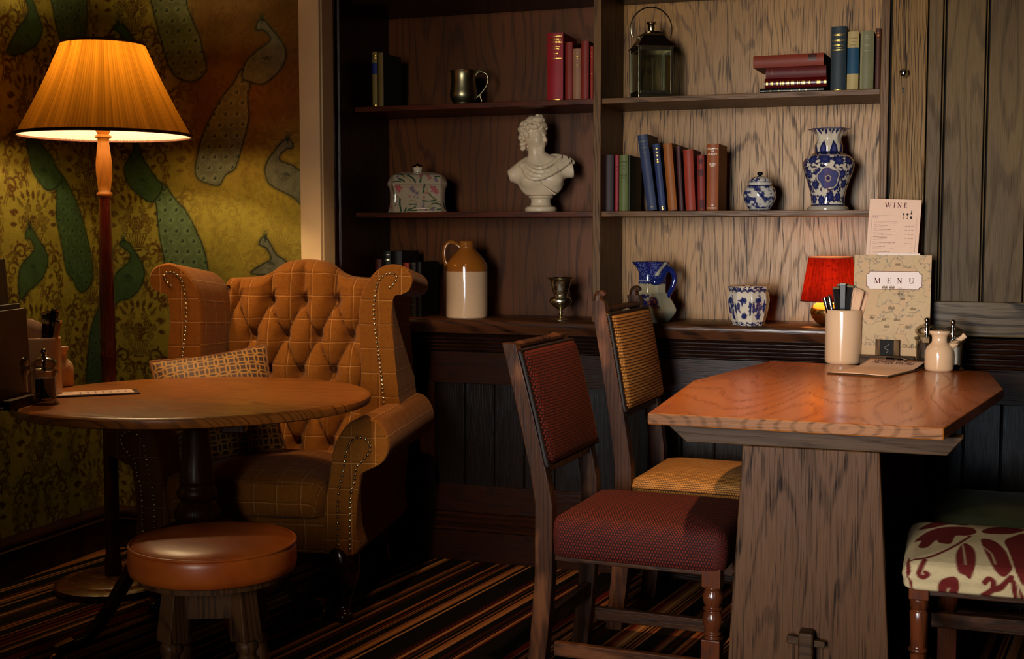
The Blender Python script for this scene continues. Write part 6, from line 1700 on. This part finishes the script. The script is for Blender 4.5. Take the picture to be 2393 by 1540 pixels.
def bk(label, px0, px1, pyt, y, z, c, d, group, tilt=0.0, pyb=None, **k):
    """px span of the spine at its foot, photo height of its head"""
    pm = (px0+px1)/2; p0 = at(px0,(pyb or pyt+120),y=y); p1 = at(px1,(pyb or pyt+120),y=y); top = at(pm,pyt,y=y)
    return book(label, (p0.x,y,z), 0, tilt, p1.x-p0.x-.0006, (top.z-z)/cos(tilt), d, c, group, **k)
G1 = 'books at the left end of the top left shelf'
bk('narrow tan book with blue spine label, top left shelf',871,883,121,4.375,S1,'#8a7438',.15,G1,panel=(.60,.80,'#1c2f7a'),marks=((.92,.94),(.88,.89),(.02,.05)))
bk('dark green book with tan spine beside the blue labelled one',885,897,123,4.375,S1,'#1c2618',.16,G1,panel=(.0,1.0,'#7a6430'))
G2 = 'red books beside the divider on the top left shelf'
YB1 = 4.385
INKW = plain('pale_gold_ink','#c9a868',.4)
rb = bk('tallest bright red book with gold lettering, top left shelf',1279,1316,77,YB1,S1,'#940a1a',.175,G2,marks=((.945,.955),(.62,.63),),text=(('WINSTON S',.895,.0075),('CHURCHILL',.850,.0095),('BY',.825,.004),('RANDOLPH S',.79,.006),('CHURCHILL',.76,.006),('Volume',.69,.008),('V',.655,.007),('HEINEMANN',.012,.0068)))
MB().box(.010,.015,.02,.09,.2345,.2450).build('ribbon', plain('teal_ribbon','#0f3a40',.6), rb)
bk('salmon red book just right of the tallest red one',1321,1338,99,YB1,S1,'#82261a',.15,G2)
bk('pinkish tan book in the middle of the red row',1339,1357,114,YB1,S1,'#94684a',.13,G2,marks=((.68,.69,.5,.95),(.84,.85,.5,.9),(.80,.805,.5,.9),(.90,.905,.5,.9)))
bk('dull red book right of the tan one, near divider',1358,1376,96,YB1,S1,'#7e241a',.15,G2)
bk('slim orange red book touching the divider, top left shelf',1379,1386,108,YB1,S1,'#8e2412',.13,G2,marks=((.87,.875),(.80,.805),(.48,.49)))
# stack lying flat on the right top shelf
G3 = 'books lying flat in a stack on the top right shelf'
def flatbk(label, px0, px1, py0, py1, y, z, c, d, **k):
    a0 = at(px0,(py0+py1)/2,y=y); a1 = at(px1,(py0+py1)/2,y=y)
    hh = k.pop('hh'); return book(label, ((a0.x+a1.x)/2,y,z), k.pop('rz',0), 0, hh, a1.x-a0.x, d, c, G3, flat=True, **k)
zz_ = S1
flatbk('thin black book with gold dots at the bottom of the stack',1776,1926,200,213,4.365,zz_,'#0d0d0a',.17,hh=.0165,marks=((.05,.055),(.16,.163),(.3,.303),(.5,.503),(.62,.623),(.72,.723),(.9,.904)),rough=.3); zz_ += .0169
flatbk('dark maroon book with gold spine bands, third in the stack',1787,1933,178,202,4.370,zz_,'#480607',.18,hh=.0325,rough=.25,marks=tuple((a_,a_+.009,.3,.75) for a_ in (.03,.045,.10,.118,.13,.19,.21,.26,.285,.30,.36,.385,.43,.45,.47,.53,.555,.60,.625,.64,.70,.72,.84,.855,.87,.885,.955,.975))); zz_ += .0329
flatbk('brownish maroon book second from the top of the stack',1790,1931,152,180,4.374,zz_,'#560f0a',.17,hh=.036,marks=((.02,.024),(.10,.106,.2,.7),(.115,.118,.2,.7),(.46,.465,.2,.7),(.49,.495,.2,.7),(.52,.523,.2,.7),(.90,.905),(.93,.934),(.96,.964)),ink=plain('dull_gold','#7a4a26',.5)); zz_ += .0364
flatbk('worn red leather book on top, jutting left off the stack',1760,1926,123,152,4.368,zz_,'#782a12',.18,hh=.040,rz=radians(-3.0),marks=((.16,.162),(.20,.202),(.93,.932),(.78,.90,.05,.6)),ink=plain('dark_leather_stain','#3f150e',.5))
G4 = 'books standing at the right end of the top right shelf'
bk('thick dark navy book with gold title and bands',1941,1977,62,4.375,S1,'#101f26',.17,G4,text=(('PRESCOTT',.90-.045,.0085),('CONQUEST',.80-.03,.0085),('MEXICO',.71-.015,.0085)),marks=((.665,.672,.3,.7),(.628,.645,.1,.9),(.012,.022,.2,.8)))
bk('pale yellow book with broad blue spine label',1979,2006,74,4.38,S1,'#a8905a',.15,G4,panel=(.29,.73,'#123f58'),text=(('DICTIONARY',.88,.0045),('BEING',.82,.004),('HISTORY',.76,.005)),ink=plain('faded_ink','#6a5a3a',.8))
bk('olive drab book with crinkled clear wrapper',2009,2041,73,4.38,S1,'#6a6442',.16,G4,marks=((0,1,.02,.16),),text=(('RED',.90,.007),('WOLF',.86,.007),('TALES',.75,.007),('HUNTER',.66,.006)),ink=plain('olive_ink','#837d58',.4))
bk('brown leather book at the far right of top shelf',2045,2057,66,4.385,S1,'#45200f',.15,G4,marks=((.93,.935),(.87,.90),(.82,.83),(.55,.555)),ink=plain('copper_tooling','#9a5a2a',.4,.6))
# middle right shelf
G5 = 'books at the left of the middle right shelf'
DKI = plain('dark_green_ink','#2f3418',.8)
bk('dark maroon book tight against the divider, middle right shelf',1407,1434,362,4.40,S2,'#26080a',.14,G5)
bk('slim pinkish red book, middle right shelf',1436,1446,362,4.395,S2,'#8c1c26',.14,G5,ink=plain('dark_red_ink','#5a1016',.8),marks=((.78,.80),(.72,.73),(.12,.13)))
bk('pale green book with dark lettering, middle right shelf',1447,1467,362,4.39,S2,'#5d6432',.15,G5,ink=DKI,text=(('KORAH',.86,.0075),('AND',.80,.0065),('CO',.74,.0075),('BY',.68,.004),('MORTON',.63,.0055),('HOWE',.585,.0055)))
bk('large green book behind, next to pale green spine',1468,1472,363,4.395,S2,'#2c3310',.175,G5)
TL_ = radians(-7.5)
bk('tall faded blue book leaning left, middle right shelf',1513,1536,316,4.38,S2,'#28324e',.175,G5,tilt=radians(-8.2),pyb=490,text=(('THE',.955,.0045),('SYMBOL OF',.905,.006),('OF',.865,.004),('LIBERTY',.82,.006),('VOL. I',.76,.0045)),ink=plain('worn_gold','#6e6440',.5),marks=((.04,.055,.4,.7),))
bk('darker blue book with gold title leaning left',1541,1557,337,4.385,S2,'#232f55',.15,G5,tilt=radians(-6.5),pyb=490,text=(('Seven',.915,.0095),('years in',.865,.0085),('Tibet',.815,.0105),('HEINRICH',.755,.0065),('HARRER',.72,.0065),('RUPERT',.05,.005),('HART-DAVIS',.02,.005)))
bk('worn orange tan leather book leaning left',1562,1583,336,4.38,S2,'#8c4c14',.155,G5,tilt=radians(-5.2),pyb=490,ink=plain('tan_stain','#6a3a16',.6),marks=((.93,.935),(.015,.02),(.02,.93,.12,.15)))
bk('slim dull maroon book leaning left',1588,1598,341,4.39,S2,'#421b1b',.15,G5,tilt=radians(-3.8),pyb=490)
bk('brick red cloth book leaning slightly left',1603,1626,350,4.385,S2,'#8a2a12',.15,G5,tilt=radians(-3.2),pyb=490,ink=plain('brick_stain','#5c1a10',.7),marks=((.71,.715,0,1),(.955,.96,0,1)))
bk('shorter stained red book beside the brown one',1631,1648,362,4.39,S2,'#761f12',.14,G5,tilt=radians(-1.5),pyb=490,ink=plain('red_stain','#4a120e',.7),marks=((.62,.74,.1,.9),(.84,.92,.2,.8),(.04,.2,.2,.9)))
bk('upright rust brown book with silver title, end of the row',1651,1679,336,4.385,S2,'#864010',.165,G5,text=(('HILLMAN',.915,.0085),('IN',.875,.0080),('EUROPE',.835,.0085),('MORRIS',.69,.0065),('WEST',.66,.0065),('THE',.075,.0055),('BOOK CLUB',.035,.0055)),ink=plain('silver_ink','#e0cdb4',.35))
# dark books behind the armchair on the ledge
G6 = 'dark books on the ledge behind the armchair'
bk('small dull red book half hidden behind the armchair wing',878,893,606,4.40,LED,'#42100c',.15,G6)
bk('dark green book with silver raised bands behind the armchair wing',895,914,587,4.395,LED,'#10140f',.15,G6,marks=((.86,.875),(.94,.95),(.76,.78)),ink=metal('worn_silver_bands','#b8b49a',.3))
bk('broad black book behind the armchair wing',916,940,586,4.40,LED,'#060506',.16,G6)
bk('bright orange red book showing beside the armchair wing',943,957,614,4.395,LED,'#8a2408',.15,G6)
bk('dark brown book with faint gold, right of orange red one',958,973,613,4.40,LED,'#15100c',.15,G6,marks=((.12,.125),(.22,.225),(.97,.975)),ink=plain('faint_gold','#5c4a2c',.5))
bk('tall black book ending the row, left of stoneware flagon',974,985,612,4.395,LED,'#050404',.17,G6)
# ================================================================== lights
def light(name, typ, loc, energy, color, target=None, **kw):
    l = bpy.data.lights.new(name, typ); l.energy = energy; l.color = color
    for k, v in kw.items(): setattr(l, k, v)
    o = bpy.data.objects.new(name, l); COL.objects.link(o); o.location = loc
    if target is not None: o.rotation_euler = (Vector(target)-Vector(loc)).to_track_quat('-Z','Y').to_euler()
    return o
WARM = (1.0,.60,.24)
light('floor_lamp_bulb_light','POINT',(LAMP[0],LAMP[1],1.745),25,(1,.71,.38),shadow_soft_size=.035)
light('table_lamp_bulb_light','POINT',(TLAMP[0],TLAMP[1],TLZ),2.6,(1,.50,.18),shadow_soft_size=.02)
# daylight from the window behind the photographer's left shoulder
w = light('window_light','AREA',(-1.15,-.9,1.6),18,(1,.90,.76),(.10,4.5,1.08),shape='RECTANGLE',size=.6,size_y=1.3)
w.data.spread = radians(58)
w = light('cool_sheen_light','AREA',(-.75,-1.0,.85),4.6,(.72,.86,1.0),(-.42,4.5,.9),shape='RECTANGLE',size=.5,size_y=.9)  # added cool area light, aimed to put sheen on the lower right bay
w.data.spread = radians(34)
# ceiling downlights over the dining table and the armchair
light('downlight_table','SPOT',(-.92,2.85,2.55),190,(1,.60,.28),(-.70,3.25,.7),spot_size=radians(62),spot_blend=1.0,shadow_soft_size=.03)
light('downlight_chair','SPOT',(-1.22,2.5,2.55),120,(1,.64,.35),(-1.90,3.75,.80),spot_size=radians(40),spot_blend=.8,shadow_soft_size=.04)

light('round_table_fill','SPOT',(-2.48,2.72,2.55),26,(1,.66,.38),(-2.32,3.02,.73),spot_size=radians(24),spot_blend=.9,shadow_soft_size=.03)  # added spot, put in to brighten the things on the round table
w = bpy.data.worlds.new('world'); SC.world = w; w.use_nodes = True
bg = w.node_tree.nodes['Background']; bg.inputs[0].default_value = (.6,.45,.33,1); bg.inputs[1].default_value = .006

# ================================================================== camera
cam = bpy.data.cameras.new('camera'); cam.sensor_width = 36; cam.lens = 36*F/2393; cam.clip_start = .05
co = bpy.data.objects.new('camera', cam); COL.objects.link(co)
co.location = (0,0,EYE); co.rotation_euler = (pi/2-PIT, 0, YAW)
SC.camera = co
vs = SC.view_settings; vs.view_transform = 'Standard'; vs.look = 'None'; vs.gamma = 1; vs.use_curve_mapping = False; vs.exposure = 0
cy = SC.cycles; cy.use_denoising = True; cy.use_adaptive_sampling = True; cy.adaptive_threshold = .03; cy.max_bounces = 7; cy.diffuse_bounces = 3; cy.glossy_bounces = 3; cy.transmission_bounces = 8
cy.sample_clamp_indirect = 4; cy.caustics_reflective = False; cy.caustics_refractive = False
try: cy.denoiser = 'OPENIMAGEDENOISE'
except Exception: pass
